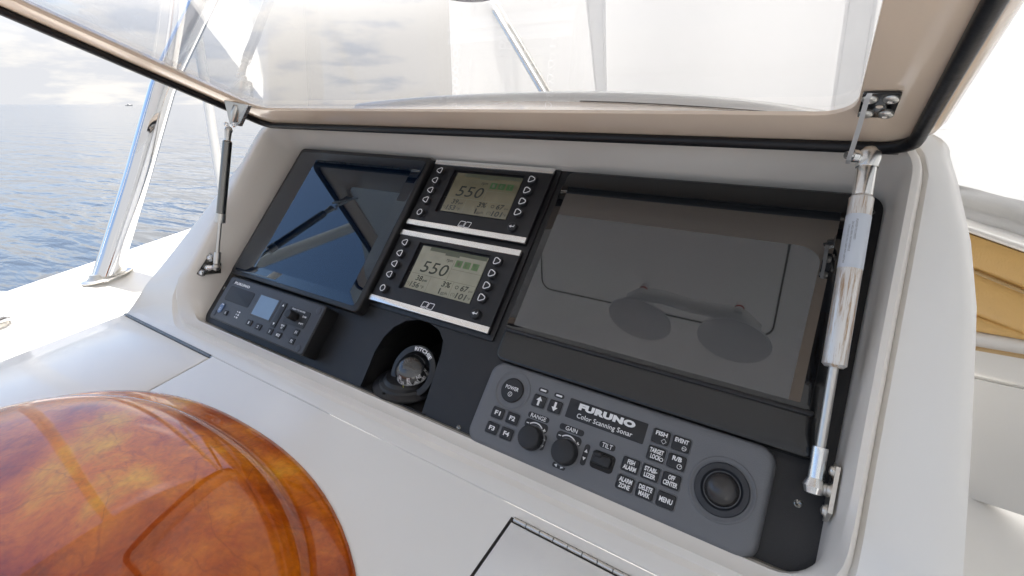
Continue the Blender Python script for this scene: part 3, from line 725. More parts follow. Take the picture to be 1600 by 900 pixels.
# ================================================================== ENGINE DISPLAYS
def dshape(cx, cy, s, flip):
    P = [(-.95, .05), (-.80, .38), (.10, .82), (.52, .82), (.70, .60), (.70, -.60), (.52, -.82), (.10, -.78), (-.80, -.32)]
    return [(cx + flip * x * s, cy + y * s) for x, y in P]
def engine(label, v0, lcdmat, t1, t2, dm, gm, lower):
    t = thing('engine_display', label, 'display', off(PANEL, -.5492, v0), 'engine displays stacked in the middle of the panel')
    # bezel with a real opening: ring loops
    W_, H_ = .2700, .1500
    def rl(w, h, r, z, cx=0, cy=0): return [(x, y, z) for x, y in rr(cx, cy, w, h, r, 5)]
    ow, oh, ocx, ocy = .162, .0955, -.0, .0085
    mb = MB(); mb.skin([rl(W_, H_, .002, .0005), rl(W_, H_, .002, .0115), rl(W_ - .001, H_ - .001, .002, .012), rl(ow, oh, .002, .012, ocx, ocy), rl(ow, oh, .002, .0065, ocx, ocy)], True, True)
    part('bezel', mb, 'panel', t, ang=20)
    mb = MB(); mb.slab(ocx + .0045, ocy - .003, ow - .013, oh - .009, .001, .0052, .0062); scr = part('screen', mb, lcdmat, t, smooth=False); scr.location = (-.0022, .0034, .0026)
    z = .0064; a = MB(); k = dm
    text(a, '550', -.0215, .0090, .0610, .0230, z, bold=.004, shear=.15, space=1.05)
    text(a, t1, -.0450, -.0150, .0150, .0105, z, bold=.02, shear=.12); text(a, 'psi', -.0310, -.0175, .0100, .0058, z, bold=.02)
    text(a, t2, -.0490, -.0285, .0215, .0105, z, bold=.02, shear=.12); text(a, '°F', -.0310, -.0300, .0085, .0060, z, bold=0)
    text(a, '3%', .0180, -.0150, .0195, .0105, z, bold=.02, shear=.12); text(a, '1', .0095, -.0290, .0026, .0105, z, bold=.0); text(a, 'gph', .0205, -.0315, .0145, .0075, z, bold=0)
    text(a, '67', .0580, -.0150, .0165, .0110, z, bold=.025, shear=.12); text(a, 'psi', .0720, -.0175, .0080, .0052, z, bold=0)
    text(a, '101', .0570, -.0295, .0230, .0110, z, bold=.025, shear=.12); text(a, '°F', .0735, -.0305, .0070, .0056, z, bold=0)
    text(a, 'rpm', .0035, .0285, .0140, .0065, z, bold=0)
    flat(a, stroke([(.0415 + .0032 * math.cos(q), -.0155 + .0028 * math.sin(q)) for q in [k2 * math.pi / 5 for k2 in range(10)]], .0012, True), z)
    text(a, '(!)', -.0665, -.0290, .0085, .0075, z, bold=-.01); text(a, '(!)', .0395, -.0300, .0085, .0075, z, bold=-.01)
    part('digits', a, k, scr, smooth=False, recalc=False)
    a = MB()
    for x0, y0, x1, y1 in ((-.074, -.0070, .079, -.0070), (.0135, .0335, .0135, -.0070), (.0135, .0150, .079, .0150), (-.0205, -.0070, -.0205, -.0385), (.0315, -.0070, .0315, -.0385)):
        flat(a, stroke([(x0, y0), (x1, y1)], .0006), z - .0001)
    part('grid_lines', a, 'print_m', scr, smooth=False, recalc=False)
    a = MB(); zb = .0063
    a.add([(-.05, .0415, zb), (.078, .0415, zb), (.078, .0490, zb), (-.05, .0490, zb)], [(0, 1, 2, 3)]); a.add([(-.012, .0380, zb), (.020, .0380, zb), (.020, .0415, zb), (-.012, .0415, zb)], [(0, 1, 2, 3)])
    part('header_bar', a, 'lcd_bar', scr, smooth=False, recalc=False)
    for i, x in enumerate((.0245, .0425, .0605)):
        a = MB(); a.add([(x - .0070, .0205, zb), (x + .0070, .0205, zb), (x + .0070, .0335, zb), (x - .0070, .0335, zb)], [(0, 1, 2, 3)]); part('status_square', a, gm, scr, smooth=False, recalc=False)
        a = MB(); text(a, ('I', 'E', 'T')[i], x, .027, .0055, .007, .0065, bold=0); part('status_letter', a, 'print_m', scr, smooth=False, recalc=False)
    # polished strips top and bottom
    for y in ((H_ / 2 - .0055), -(H_ / 2) + .0055):
        mb = MB(); mb.slab(0, y, W_ + .0006, .0106, .0004, .0102, .0142, .0004, 3); part('trim_strip', mb, 'trim', t, ang=25)
    # buttons
    for i, y in enumerate((.0475, .0245, .0018, -.0203, -.0485)):
        for sd2 in (-1, 1):
            x = -.1100 if sd2 < 0 else .1010
            yy = y - (.0012 if sd2 > 0 else 0)
            mb = MB(); mb.lathe([(.0086, .0118), (.0086, .0165), (.0080, .0178), (.0070, .0184)], x, yy, 20); b = part('button', mb, 'key', t)
            a = MB(); z = .0186
            if i < 4: flat(a, stroke(dshape(x, yy, .0071, 1 if sd2 < 0 else -1), .0016, True), z)
            elif sd2 < 0: flat(a, stroke([(x + .0054 * math.cos(q), yy + .0058 * math.sin(q)) for q in [k2 * math.pi / 8 for k2 in range(16)]], .0016, True), z)
            else:
                flat(a, stroke([(x + .0045, yy + .003), (x + .0045, yy - .0002), (x - .001, yy - .0002)], .0016), z)
                a.add([(x - .0052, yy - .0002, z), (x - .0008, yy - .003, z), (x - .0008, yy + .0026, z)], [(0, 1, 2)])
            part('key_symbol', a, 'print', b, smooth=False, recalc=False)
    a = MB(); z = .0122
    for x, w in ((-.0070, .0115), (.0065, .0115)):
        flat(a, stroke([(x + qx + qy * .22, -.0570 + qy) for qx, qy in rr(0, 0, w, .0110, .0014, 3)], .0012, True), z)
    flat(a, stroke([(-.0125, -.0640 + .003), (-.009, -.0640 + .0035), (-.004, -.0640 + .0045)], .0009), z)
    part('logo', a, 'print', t, smooth=False, recalc=False)
    return t
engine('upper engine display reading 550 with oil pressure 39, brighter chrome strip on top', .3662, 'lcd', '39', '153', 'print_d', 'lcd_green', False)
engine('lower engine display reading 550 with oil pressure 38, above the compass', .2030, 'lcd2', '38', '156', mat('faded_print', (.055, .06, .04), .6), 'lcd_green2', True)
# polished blank between / framing plate behind the two displays
solo('mounting_plate', MB().slab(0, 0, .284, .326, .003, .0003, .0035, .001), 'plastic', 'black backing plate behind the two engine displays', 'plate', mtx=off(PANEL, -.5480, .2830))

# ================================================================== RADIO / AIS CONTROLLER
ra = thing('radio_controller', 'small dark radio controller with blue screen and knob, lower left of the panel', 'radio', off(PANEL, -.9125, .0390))
mb = MB(); mb.slab(0, 0, .321, .099, .006, .0005, .0330, .0015); part('case', mb, 'plastic', ra)
mb = MB(); mb.slab(0, 0, .317, .095, .005, .0325, .0345, .0008); part('front_plate', mb, 'ais', ra, ang=20)
def AX(u): return u + .9125
def AY(v): return v - .0390
mb = MB(); mb.slab(AX(-1.0105), AY(.0515), .0905, .0335, .005, .034, .0350, .0004)
part('speaker_grille', mb, 'key', ra)
mb = MB(); mb.slab(AX(-.9145), AY(.0482), .070, .050, .002, .034, .0352, .0006); fr = part('screen_frame', mb, 'ais', ra)
mb = MB(); mb.slab(AX(-.9145), AY(.0482), .060, .0425, .001, .0350, .0355); part('screen', mb, 'lcd_blue', ra, smooth=False)
lettering('FURUNO', AX(-1.0215), AY(.0762), .056, .0058, .0349, 'print', ra, bold=.06, space=1.15)
mb = MB(); mb.slab(AX(-.8640), AY(.0435), .0145, .0530, .002, .034, .0362, .0006); dk = part('cursor_key', mb, 'key', ra)
a = MB(); z = .0364; x = AX(-.864)
a.add([(x - .003, AY(.0615), z), (x + .003, AY(.0615), z), (x, AY(.0665), z)], [(0, 1, 2)]); a.add([(x - .003, AY(.0265), z), (x, AY(.0215), z), (x + .003, AY(.0265), z)], [(0, 1, 2)])
part('key_symbol', a, 'print', dk, smooth=False, recalc=False)
mb = MB(); mb.slab(AX(-.8135), AY(.0505), .0650, .0335, .004, .034, .0355, .0006); kp = part('knob_plate', mb, 'key', ra)
for s_, u_, v_, w_, h_ in (('PUSH TO ENTER', -.8160, .0640, .040, .0032), ('DIM', -.7925, .0560, .0105, .0034), ('SHIFT', -.7930, .0420, .0130, .0034), ('RF', -.8420, .0580, .006, .0034), ('SQL', -.8405, .0470, .008, .0034)):
    lettering(s_, AX(u_), AY(v_), w_, h_, .0357, 'print', kp)
mb = MB(); mb.lathe([(.0092, .0354), (.0092, .044), (.0086, .0535), (.0076, .0548), (.002, .0549)], AX(-.8165), AY(.0505), 24); part('knob', mb, 'key', ra)
for s_, u_, v_, w_, h_ in (('1', -.9357, .0090, .0175, .0125), ('2', -.9034, .0082, .0185, .0125), ('3', -.8640, .0083, .0150, .0125), ('MODE', -.8360, .0077, .0160, .0125), ('MENU\nESC', -.8364, .0251, .0150, .0125), ('F1', -.7931, .0241, .0145, .0125), ('F2', -.7933, .0066, .0145, .0125), ('HL', -1.0230, .0103, .0120, .0110)):
    mb = MB(); mb.slab(AX(u_), AY(v_), w_, h_, .002, .034, .0362, .0008); b = part('key', mb, 'key', ra)
    lettering(s_, AX(u_), AY(v_), w_ * (.18 if len(s_) == 1 else (.38 if len(s_) == 2 else .66)), .0055 if '\n' not in s_ else .0085, .0364, 'print', b)
mb = MB(); mb.slab(AX(-1.0470), AY(.0160), .0130, .0220, .006, .034, .0362, .0008); b = part('power_key', mb, 'bluekey', ra); lettering('DIM', AX(-1.0455), AY(.0245), .008, .003, .0364, 'print', b)
a = MB()
flat(a, stroke([(AX(-1.047) + .0028 * math.cos(q), AY(.0135) + .0028 * math.sin(q)) for q in [k2 * math.pi / 6 for k2 in range(12)]], .0007, True), .0364)
part('key_symbol', a, 'print', b, smooth=False, recalc=False)
a = MB()
for k, (u_, v_) in enumerate(((-.9820, .0209), (-.9818, .0150), (-.9822, .0092))):
    a.add([(AX(u_) - .0025, AY(v_) - .0016, .0347), (AX(u_) + .0025, AY(v_) - .0016, .0347), (AX(u_) + .0025, AY(v_) + .0016, .0347), (AX(u_) - .0025, AY(v_) + .0016, .0347)], [(0, 1, 2, 3)])
    a.add([(AX(u_) - .0085, AY(v_) - .0013, .0347), (AX(u_) - .0060, AY(v_) - .0013, .0347), (AX(u_) - .0060, AY(v_) + .0013, .0347), (AX(u_) - .0085, AY(v_) + .0013, .0347)], [(0, 1, 2, 3)])
part('indicator_lights', a, 'print', ra, smooth=False, recalc=False)
for u_, v_ in ((-.7665, .0765), (-.7690, -.0010), (-1.0600, .0790), (-1.0615, .0015)):
    mb = MB(); mb.lathe([(.0068, .0344), (.0066, .0352), (.0050, .0355)], AX(u_), AY(v_), 20); part('screw_cap', mb, 'ais', ra)

# ================================================================== SONAR KEYPAD
sn = thing('sonar_keypad', 'slate grey scanning sonar keypad with trackball and two knobs, lower right', 'keypad', off(PANEL, -.1877, .0318))
def X_(u): return u + .1877
def Y_(v): return v - .0318
mb = MB()
cx, cy, w, h, r = 0, 0, .3815, .1215, .019
L = [[(x, y * 1.0, .0005) for x, y in rr(cx, cy, w + .004, h + .004, r, 9)]]
for ins, z in ((-.001, .012), (.0, .0150), (.0012, .0185), (.0035, .0207), (.0065, .0216), (.012, .0220)):
    L.append([(x, y, z) for x, y in rr(cx, cy, w - 2 * ins, h - 2 * ins, r - ins * .5, 9)])
mb.skin(L, True, True); part('case', mb, 'sonar', sn, ang=40)
Z0 = .0221
def sonkey(s, u, v, w=.0205, h=.0165, kind='key', sym=None, tw=None, th=None, ty=0):
    x, y = X_(u), Y_(v)
    rim = MB(); L = [[(a, b, Z0 - .0004) for a, b in rr(x, y, w + .0030, h + .0030, .0032, 5)], [(a, b, Z0 + .0009) for a, b in rr(x, y, w + .0022, h + .0022, .003, 5)], [(a, b, Z0 + .0009) for a, b in rr(x, y, w + .0010, h + .0010, .0026, 5)], [(a, b, Z0 - .0002) for a, b in rr(x, y, w + .0004, h + .0004, .0025, 5)]]
    rim.skin(L); rm = part('key_rim', rim, 'sonar', sn)
    mb = MB(); mb.slab(x, y, w, h, .0023, Z0 - .001, Z0 + .0016, .0009); b = part(kind, mb, 'key', sn)
    if s: lettering(s, x, y + ty, tw, th, Z0 + .00175, 'print', b, bold=.035)
    if sym: a = MB(); sym(a, x, y, Z0 + .00178); part('key_symbol', a, 'print', b, smooth=False, recalc=False)
    return b
for s_, u_, v_ in (('F1', -.3403, .0209), ('F2', -.3157, .0209), ('F3', -.3403, -.0012), ('F4', -.3160, -.0012)):
    sonkey(s_, u_, v_, .0190, .0155, tw=.0092, th=.0062)
def arrow(up):
    def f(a, x, y, z):
        q = 1 if up else -1
        P = [(-.0016, -.0062), (.0016, -.0062), (.0016, .0008), (.0046, .0008), (0, .0064), (-.0046, .0008), (-.0016, .0008)]
        P = [(x + px, y + q * py, z) for px, py in P]
        a.add(P, [tuple(range(7))])
    return f
sonkey(None, -.2867, .0556, .0190, .0165, sym=arrow(True)); sonkey(None, -.2620, .0556, .0190, .0165, sym=arrow(False))
def circ(r, w=.0006, dx=0, dy=0, n=14, extra=None):
    def f(a, x, y, z):
        flat(a, stroke([(x + dx + r * math.cos(2 * math.pi * k / n), y + dy + r * math.sin(2 * math.pi * k / n)) for k in range(n)], w, True), z)
        if extra: flat(a, stroke([(x + dx + px, y + dy + py) for px, py in extra], w), z)
    return f
dia = lambda a, x, y, z: flat(a, stroke([(x + .0045, y - .0012), (x + .0075, y - .0042), (x + .0045, y - .0072), (x + .0015, y - .0042)], .0006, True), z)
sonkey('FISH', -.1192, .0638, sym=dia, tw=.0140, th=.0052, ty=.0038)
sonkey('EVENT', -.0950, .0635, sym=circ(.0024, .0006, .0045, -.0040, extra=[(-.0024, 0), (.0024, 0)]), tw=.0158, th=.0052, ty=.0038)
sonkey('TARGET\nLOCK', -.1192, .0426, sym=circ(.0019, .0008, .0075, -.0042), tw=.0165, th=.0125)
sonkey('R/B', -.0948, .0423, sym=circ(.0026, .0007, .0045, -.0042, extra=[(0, 0), (.0018, .0018)]), tw=.0110, th=.0055, ty=.0035)
sonkey('FISH\nALARM', -.1441, .0197, tw=.0160, th=.0125); sonkey('STABI-\nLIZER', -.1195, .0198, tw=.0155, th=.0125); sonkey('OFF\nCENTER', -.0949, .0199, tw=.0165, th=.0125)
sonkey('ALARM\nZONE', -.1441, -.0024, tw=.0160, th=.0125); sonkey('DELETE\nMARK', -.1195, -.0022, tw=.0160, th=.0125); sonkey('MENU', -.0947, -.0027, tw=.0150, th=.0058)
# power key
mb = MB(); x, y = X_(-.3318), Y_(.0573)
mb.lathe([(.0285, Z0 - .0006), (.0278, Z0 + .0012), (.0268, Z0 + .0014), (.0256, Z0 + .0004), (.0240, Z0 - .0003)], x, y, 44, cap0=False, cap1=False); part('power_surround', mb, 'sonar', sn, ang=60)
mb = MB(); mb.lathe([(.0176, Z0 - .001), (.0174, Z0 + .0022), (.0164, Z0 + .0032), (.0148, Z0 + .0034)], x, y, 40); b = part('power_key', mb, 'key', sn)
lettering('POWER', x, y + .0028, .0215, .0054, Z0 + .0036, 'print', b)
a = MB(); circ(.0031, .0008, 0, -.0062, extra=[(0, .0018), (0, -.0018)])(a, x, y, Z0 + .0036); part('key_symbol', a, 'print', b, smooth=False, recalc=False)
# indicator slots
for u_ in (-.2863, -.2617):
    mb = MB(); mb.slab(X_(u_), Y_(.0714), .0152, .0062, .003, Z0 - .001, Z0 + .0004, .0002); b = part('indicator_slot', mb, 'key', sn)
    a = MB(); a.box(X_(u_) - .0045, Y_(.0714) - .0012, Z0 + .0003, X_(u_) + .0045, Y_(.0714) + .0012, Z0 + .0007); part('lamp', a, 'print', b, smooth=False)
def pill(s, u, v, w, h, tw=None, th=None, sym=None, kind='caption_plate'):
    mb = MB(); mb.slab(X_(u), Y_(v), w, h, h / 2.4, Z0 - .001, Z0 + .0003, .0001); b = part(kind, mb, 'key', sn)
    if s: lettering(s, X_(u), Y_(v), tw, th, Z0 + .0005, 'print', b, bold=.01)
    if sym: a = MB(); sym(a, X_(u), Y_(v), Z0 + .0005); part('key_symbol', a, 'print', b, smooth=False, recalc=False)
pill('RANGE', -.2797, .0349, .0325, .0078, .0235, .0056); pill('GAIN', -.2294, .0349, .0350, .0078, .0170, .0056); pill('TILT', -.1782, .0313, .0210, .0082, .0140, .0058)
def arcsym(a, x, y, z):
    flat(a, stroke([(x - .0005 + .0135 * math.sin(rad(t)), y - .0100 + .0135 * math.cos(rad(t))) for t in range(-42, 50, 7)], .0017), z)
    flat(a, stroke([(x - .0150, y + .0001), (x - .0112, y + .0001)], .0013), z)
    flat(a, stroke([(x + .0112, y - .0022), (x + .0158, y - .0022)], .0013), z); flat(a, stroke([(x + .0135, y + .0001), (x + .0135, y - .0045)], .0013), z)
pill(None, -.2787, .0232, .0355, .0125, sym=arcsym, kind='dial_plate'); pill(None, -.2292, .0228, .0355, .0125, sym=arcsym, kind='dial_plate')
def tri2(vert):
    def f(a, x, y, z):
        for q in (1, -1):
            if vert: P = [(-.0023, q * .0030), (.0023, q * .0030), (0, q * .0072)]
            else: P = [(q * .0025, -.0022), (q * .0025, .0022), (q * .0066, 0)]
            a.add([(x + px, y + py, z) for px, py in P], [(0, 1, 2) if q > 0 else (0, 2, 1)])
    return f
pill(None, -.2612, .0058, .0070, .0205, sym=tri2(True), kind='caption_plate'); pill(None, -.2018, .0115, .0072, .0270, sym=tri2(True)); pill(None, -.2300, -.0138, .0185, .0065, sym=tri2(False))
for u_, v_, r_ in ((-.2780, .0058, .0162), (-.2268, .0052, .0166)):
    mb = MB(); L = []
    x, y = X_(u_), Y_(v_)
    for rr_, z in ((1.0, Z0), (1.0, Z0 + .004), (.97, Z0 + .0135), (.92, Z0 + .0152), (.82, Z0 + .0158)):
        L.append([(x + r_ * rr_ * (1 - (.025 if k % 2 else 0)) * math.cos(2 * math.pi * k / 64), y + r_ * rr_ * (1 - (.025 if k % 2 else 0)) * math.sin(2 * math.pi * k / 64), z) for k in range(64)])
    mb.skin(L, True, True); b = part('knob', mb, 'key', sn, ang=50)
    mb = MB(); mb.lathe([(r_ + .0022, Z0 - .0005), (r_ + .0020, Z0 + .0010), (r_ + .0004, Z0 + .0010)], x, y, 40, cap0=False, cap1=False); part('knob_collar', mb, 'sonar', b)
# tilt rocker
mb = MB(); mb.slab(X_(-.1780), Y_(.0115), .0300, .0225, .005, Z0 - .001, Z0 + .0006, .0003); b = part('rocker_well', mb, 'pocket', sn)
mb = MB(); mb.slab(X_(-.1785), Y_(.0125), .0240, .0130, .003, Z0, Z0 + .0085, .0025); mb.slab(X_(-.1845), Y_(.0175), .0120, .0060, .002, Z0, Z0 + .0105, .002); part('rocker', mb, 'key', b)
# name plate
mb = MB(); mb.slab(X_(-.1912), Y_(.0610), .1070, .0262, .0015, Z0 - .001, Z0 + .0003, .0001); b = part('name_plate', mb, 'key', sn)
# heavy slab lettering for the maker's name
a = MB(); text(a, 'FURUNO', X_(-.1912), Y_(.0668), .0775, .0088, Z0 + .0005, bold=.075, space=1.12); part('lettering', a, 'print', b, smooth=False, recalc=False)
lettering('Color Scanning Sonar', X_(-.1908), Y_(.0538), .0760, .0082, Z0 + .0005, 'print', b, bold=.012, space=1.05)
# trackball
x, y = X_(-.0418), Y_(.0312)
mb = MB(); mb.lathe([(.0360, Z0 - .0005), (.0352, Z0 + .0012), (.0340, Z0 + .0014), (.0325, Z0 + .0003), (.0310, Z0 - .0002)], x, y, 52, cap0=False, cap1=False); part('trackball_surround', mb, 'sonar', sn, ang=60)
mb = MB(); mb.lathe([(.0292, Z0 - .001), (.0290, Z0 + .0022), (.0280, Z0 + .0034), (.0222, Z0 + .0036), (.0202, Z0 + .0020), (.0196, Z0 - .0)], x, y, 52, cap1=False); ringp = part('trackball_ring', mb, mat('ring_plastic', (.020, .023, .030), .35), sn, ang=40)
mb = MB(); mb.lathe([(.0188 * math.cos(rad(t)), Z0 - .0020 + .0160 * math.sin(rad(t))) for t in (0, 12, 24, 36, 48, 60, 70, 80, 88)], x, y, 40); part('trackball', mb, mat('ball_resin', (.030, .028, .028), .22, coat=.3, crough=.1), sn, ang=60)

# ================================================================== COMPASS
zf = DO.z - .001
cb = Vector((-.556, .527, zf))
cp = thing('compass', 'black marine compass with glass dome in the arched pocket', 'compass', Matrix.Translation(cb))
mb = MB(); mb.lathe([(.0600, 0.0005), (.0610, .003), (.0600, .0065), (.0540, .0080), (.0500, .0095), (.0480, .0130), (.0420, .0150), (.040, .0180), (.0370, .0200)], n=52); part('flange', mb, 'plastic', cp, ang=28)
mb = MB(); mb.lathe([(.0028, .0), (.0028, .0012)], 0, 0, 10, mtx=Matrix.Translation((-.005, -.0525, .0085))); part('screw', mb, 'steel_dk', cp); mb = MB(); mb.lathe([(.0028, .0), (.0028, .0012)], 0, 0, 10, mtx=Matrix.Translation((.046, .028, .0085))); part('screw', mb, 'steel_dk', cp)
TL_ = Matrix.Translation((.017, .006, .026)) @ Matrix.Rotation(rad(52), 4, 'X') @ Matrix.Rotation(rad(0), 4, 'Z')
mb = MB(); mb.lathe([(.0400, -.022), (.0435, -.004), (.0462, .010), (.0455, .014), (.0430, .0150), (.0345, .0148), (.0330, .010), (.0318, -.004)], n=52, mtx=TL_, cap1=False); part('hood_ring', mb, 'plastic', cp, ang=28)
mb = MB(); mb.lathe([(.0305, -.004), (.0005, -.004)], n=40, mtx=TL_); mb.lathe([(.0313, -.004), (.0305, -.0038)], n=40, mtx=TL_, cap0=False, cap1=False)
part('inner_cup', mb, 'pocket', cp)
CC = TL_ @ Matrix.Translation((0, -.001, .012))
cen = CC.translation
# card: a shallow black cone with white figures on its rim, floating level inside the dome
CD = Matrix.Translation(cen + Vector((0, -.002, -.001))) @ Matrix.Rotation(rad(12), 4, 'X')
mb = MB(); mb.lathe([(.0262, -.0055), (.0268, -.0045), (.0215, .0075), (.019, .0085), (.0005, .0090)], n=48, mtx=CD); card = part('compass_card', mb, 'pocket', cp, ang=25)
a = MB()
Eang = rad(-62)
for k in range(36):
    t = Eang + rad(10) * k; big = (k % 3 == 0)
    for dt in (0, .5):
        tt = t + rad(10) * dt; w_ = .00045
        r0, z0 = .0270, -.0042; r1, z1 = (.0256, -.0012) if dt == 0 else (.0262, -.0026)
        c_, s_ = math.cos(tt), math.sin(tt); tx = Vector((-s_, c_, 0)) * w_
        P = [Vector((r0 * c_, r0 * s_, z0)) - tx, Vector((r0 * c_, r0 * s_, z0)) + tx, Vector((r1 * c_, r1 * s_, z1)) + tx, Vector((r1 * c_, r1 * s_, z1)) - tx]
        a.add([CD @ p for p in P], [(0, 1, 2, 3)])
names = {0: '90', 1: '60', 2: '30', 3: 'N', -1: '120', -2: '150', -3: 'S'}
def onring(t, r0, z0, r1, z1):
    def f(x, y, z):
        q = t + x / ((r0 + r1) / 2); k = y
        rr_ = r0 + (r1 - r0) * k; zz_ = z0 + (z1 - z0) * k
        return CD @ Vector(((rr_ + .0004) * math.cos(q), (rr_ + .0004) * math.sin(q), zz_ + .0003))
    return f
for k, s_ in names.items():
    text(a, s_, 0, .32, .0088 if len(s_) > 2 else .0068, .36, 0, bold=.02, fn=onring(Eang + rad(30) * k, .0268, -.0045, .0215, .0075))
for k, s_ in ((0, 'E'), (1.5, 'NE'), (-1.5, 'SE'), (3, 'N'), (-3, 'S')):
    text(a, s_, 0, .78, .0060 if len(s_) < 2 else .0090, .44, 0, bold=.03, fn=onring(Eang + rad(30) * k, .0268, -.0045, .0215, .0075))
part('card_figures', a, 'print', card, smooth=False, recalc=False)
mb = MB(); mb.lathe([(.0312 * math.cos(rad(t)), .0312 * math.sin(rad(t)) - .001) for t in (-40, -25, -12, 0, 12, 24, 36, 48, 60, 70, 80, 87)], n=44, mtx=CC, cap0=False); part('dome', mb, 'dome', cp, ang=60)
a = MB(); t = Eang - rad(20); w_ = .0006
P = [CD @ Vector((.0292 * math.cos(t) - w_, .0292 * math.sin(t), -.0125)), CD @ Vector((.0292 * math.cos(t) + w_, .0292 * math.sin(t), -.0125)), CD @ Vector((.0288 * math.cos(t) + w_, .0288 * math.sin(t), -.0025)), CD @ Vector((.0288 * math.cos(t) - w_, .0288 * math.sin(t), -.0025))]
a.add(P, [(0, 1, 2, 3)]); part('lubber_line', a, 'yellow', cp, smooth=False, recalc=False)
a = MB(); ta = rad(78)
def ringtxt(x, y, z): q = ta - x / .0372; return TL_ @ Vector(((.0390 + y) * math.cos(q), (.0390 + y) * math.sin(q), .01525 + .0002))
text(a, 'RITCHIE', 0, 0, .0400, .0072, 0, bold=.03, fn=ringtxt); part('lettering', a, 'print', cp, smooth=False, recalc=False)

# ================================================================== WOOD POD
PC = (-.710, -.500); PA, PB, PP = .490, .345, 2.25
pod = thing('helm_pod', 'glossy varnished orange burl wood steering pod at the lower left', 'steering pod', off(DASH, PC[0], PC[1]))
prof = [(1.0, -.004), (1.0, .0015), (.98, .0050), (.95, .0090), (.92, .0125), (.905, .0145), (.896, .0175), (.889, .0220), (.880, .0285), (.865, .0365), (.84, .0450), (.80, .0530), (.745, .0600), (.68, .0660), (.60, .0715), (.50, .0768), (.38, .0815), (.26, .0850), (.13, .0870), (.02, .0877)]
mb = MB(); L = []; NN = 96
for rho, h_ in prof:
    l = []
    for k in range(NN):
        t = 2 * math.pi * k / NN; c_, s_ = math.cos(t), math.sin(t)
        p_ = PP if rho > .5 else 2 + (PP - 2) * rho / .5
        rad_ = (abs(c_) ** p_ + abs(s_) ** p_) ** (-1 / p_)
        l.append((PA * rho * rad_ * c_, PB * rho * rad_ * s_, h_ + .0005))
    L.append(l)
mb.skin(L, True, True); part('pod_shell', mb, 'wood', pod, ang=70)

# ================================================================== PORT COAMING, TUBES
DI = DASH.inverted()
secs = [(-1.366, -.20), (-1.374, -.060), (-1.378, -.045), (-1.39, -.041), (-1.50, -.040), (-1.575, -.034), (-1.66, -.003), (-1.672, -.004), (-1.70, .006), (-1.76, .015), (-1.83, .008), (-1.862, -.010), (-1.885, -.05), (-1.90, -.4)]
mb = MB(); rows = []
for i in range(25):
    d = -.9 + 3.2 * i / 24; rows.append([(x - max(0, d - .5) * 0 + (max(0, d - .3) ** 2) * .12, d, z) for x, z in secs])
mb.strip(rows); solo('port_coaming', mb, 'gel', 'sunlit white fibreglass side coaming between the console and the sea', 'coaming', mtx=DASH, recalc=False, ang=60)
tb = onX(165, 432, -1.682)
p1 = onX(258, 125, -1.650); p2 = onX(300, 39, -1.632)
tl = thing('tower_post', 'thick polished stainless tower post rising from the port coaming', 'tube', Matrix.Translation(tb))
top = p2 + (p2 - p1).normalized() * .42
ctrl = [tb + (tb - p1).normalized() * .02, tb.lerp(p1, .5) + Vector((0, .004, 0)), p1, p2, top]
mb = MB(); mb.tube([p - tb for p in resample(ctrl, 22)], .0315, 28); part('tube', mb, 'chrome', tl, ang=60)
mb = MB(); l = []
for s_, z in ((1.0, 0), (1.0, .003), (.93, .0045), (.78, .005), (.68, .010), (.60, .018)):
    l.append([(.044 * s_ * math.cos(2 * math.pi * k / 36), .064 * s_ * math.sin(2 * math.pi * k / 36) + .006, z) for k in range(36)])
fm = DASH.to_3x3().to_4x4(); mb.skin([[tuple(fm @ Vector(p)) for p in q] for q in l], True, True); part('base_flange', mb, 'steel', tl, ang=30)
q0 = onX(347, 300, -2.65); q1 = onX(312, 78, -2.55); dq_ = (q1 - q0)
t2 = thing('tower_brace', 'thin white brace tube seen behind the thick steel tower post', 'tube', Matrix.Translation(q0))
mb = MB(); mb.tube([-dq_ * .9, dq_ * .5, dq_ * 1.0, dq_ * 1.9], [.021] * 4, 20); part('tube', mb, 'white_tube', t2, ang=60)
t3b = Vector((-1.86, .255, 5.2 - .49))
t3 = thing('hardtop_post', 'white hardtop post on the port coaming just outside the left of the photo', 'post', Matrix.Translation(t3b))
mb = MB(); mb.tube([(0, 0, -.02), (0, 0, 1.1)], .024, 20); part('tube', mb, 'white_tube', t3, ang=60)
mb = MB(); mb.lathe([(.055, 0), (.055, .004), (.04, .006), (.03, .014)], n=28); part('base_flange', mb, 'steel', t3)
rl = thing('grab_rail', 'end of a short chrome grab rail on the port coaming at the left edge', 'rail', DASH)
q = DI @ onX(16, 497, -1.642)
mb = MB(); mb.tube([(q.x, q.y, q.z), (q.x, q.y - .01, q.z + .004), (q.x, q.y - .35, q.z + .006)], [.007, .011, .011], 16); part('tube', mb, 'chrome', rl)
mb = MB(); mb.slab(q.x, q.y - .03, .022, .05, .01, q.z - .02, q.z, .002); part('foot', mb, 'steel', rl)

# tower front legs seen through the window (thin twin tubes)
a0 = onY(768, 8, 1.75); a1 = onY(846, 140, 1.62)
t4 = thing('windshield_brace', 'thin polished stainless tube slanting down to the visor beyond the lid window', 'tube', Matrix.Translation(a1))
dv = a0 - a1
mb = MB(); mb.tube([-dv * .35, dv * 1.25], .0125, 20); part('tube', mb, 'chrome', t4, ang=60)
mb = MB(); sdv = Vector((.020, .01, 0)); mb.tube([-dv * .35 + sdv, dv * 1.25 + sdv * 1.2], .006, 12); part('cable', mb, 'steel', t4, ang=60)

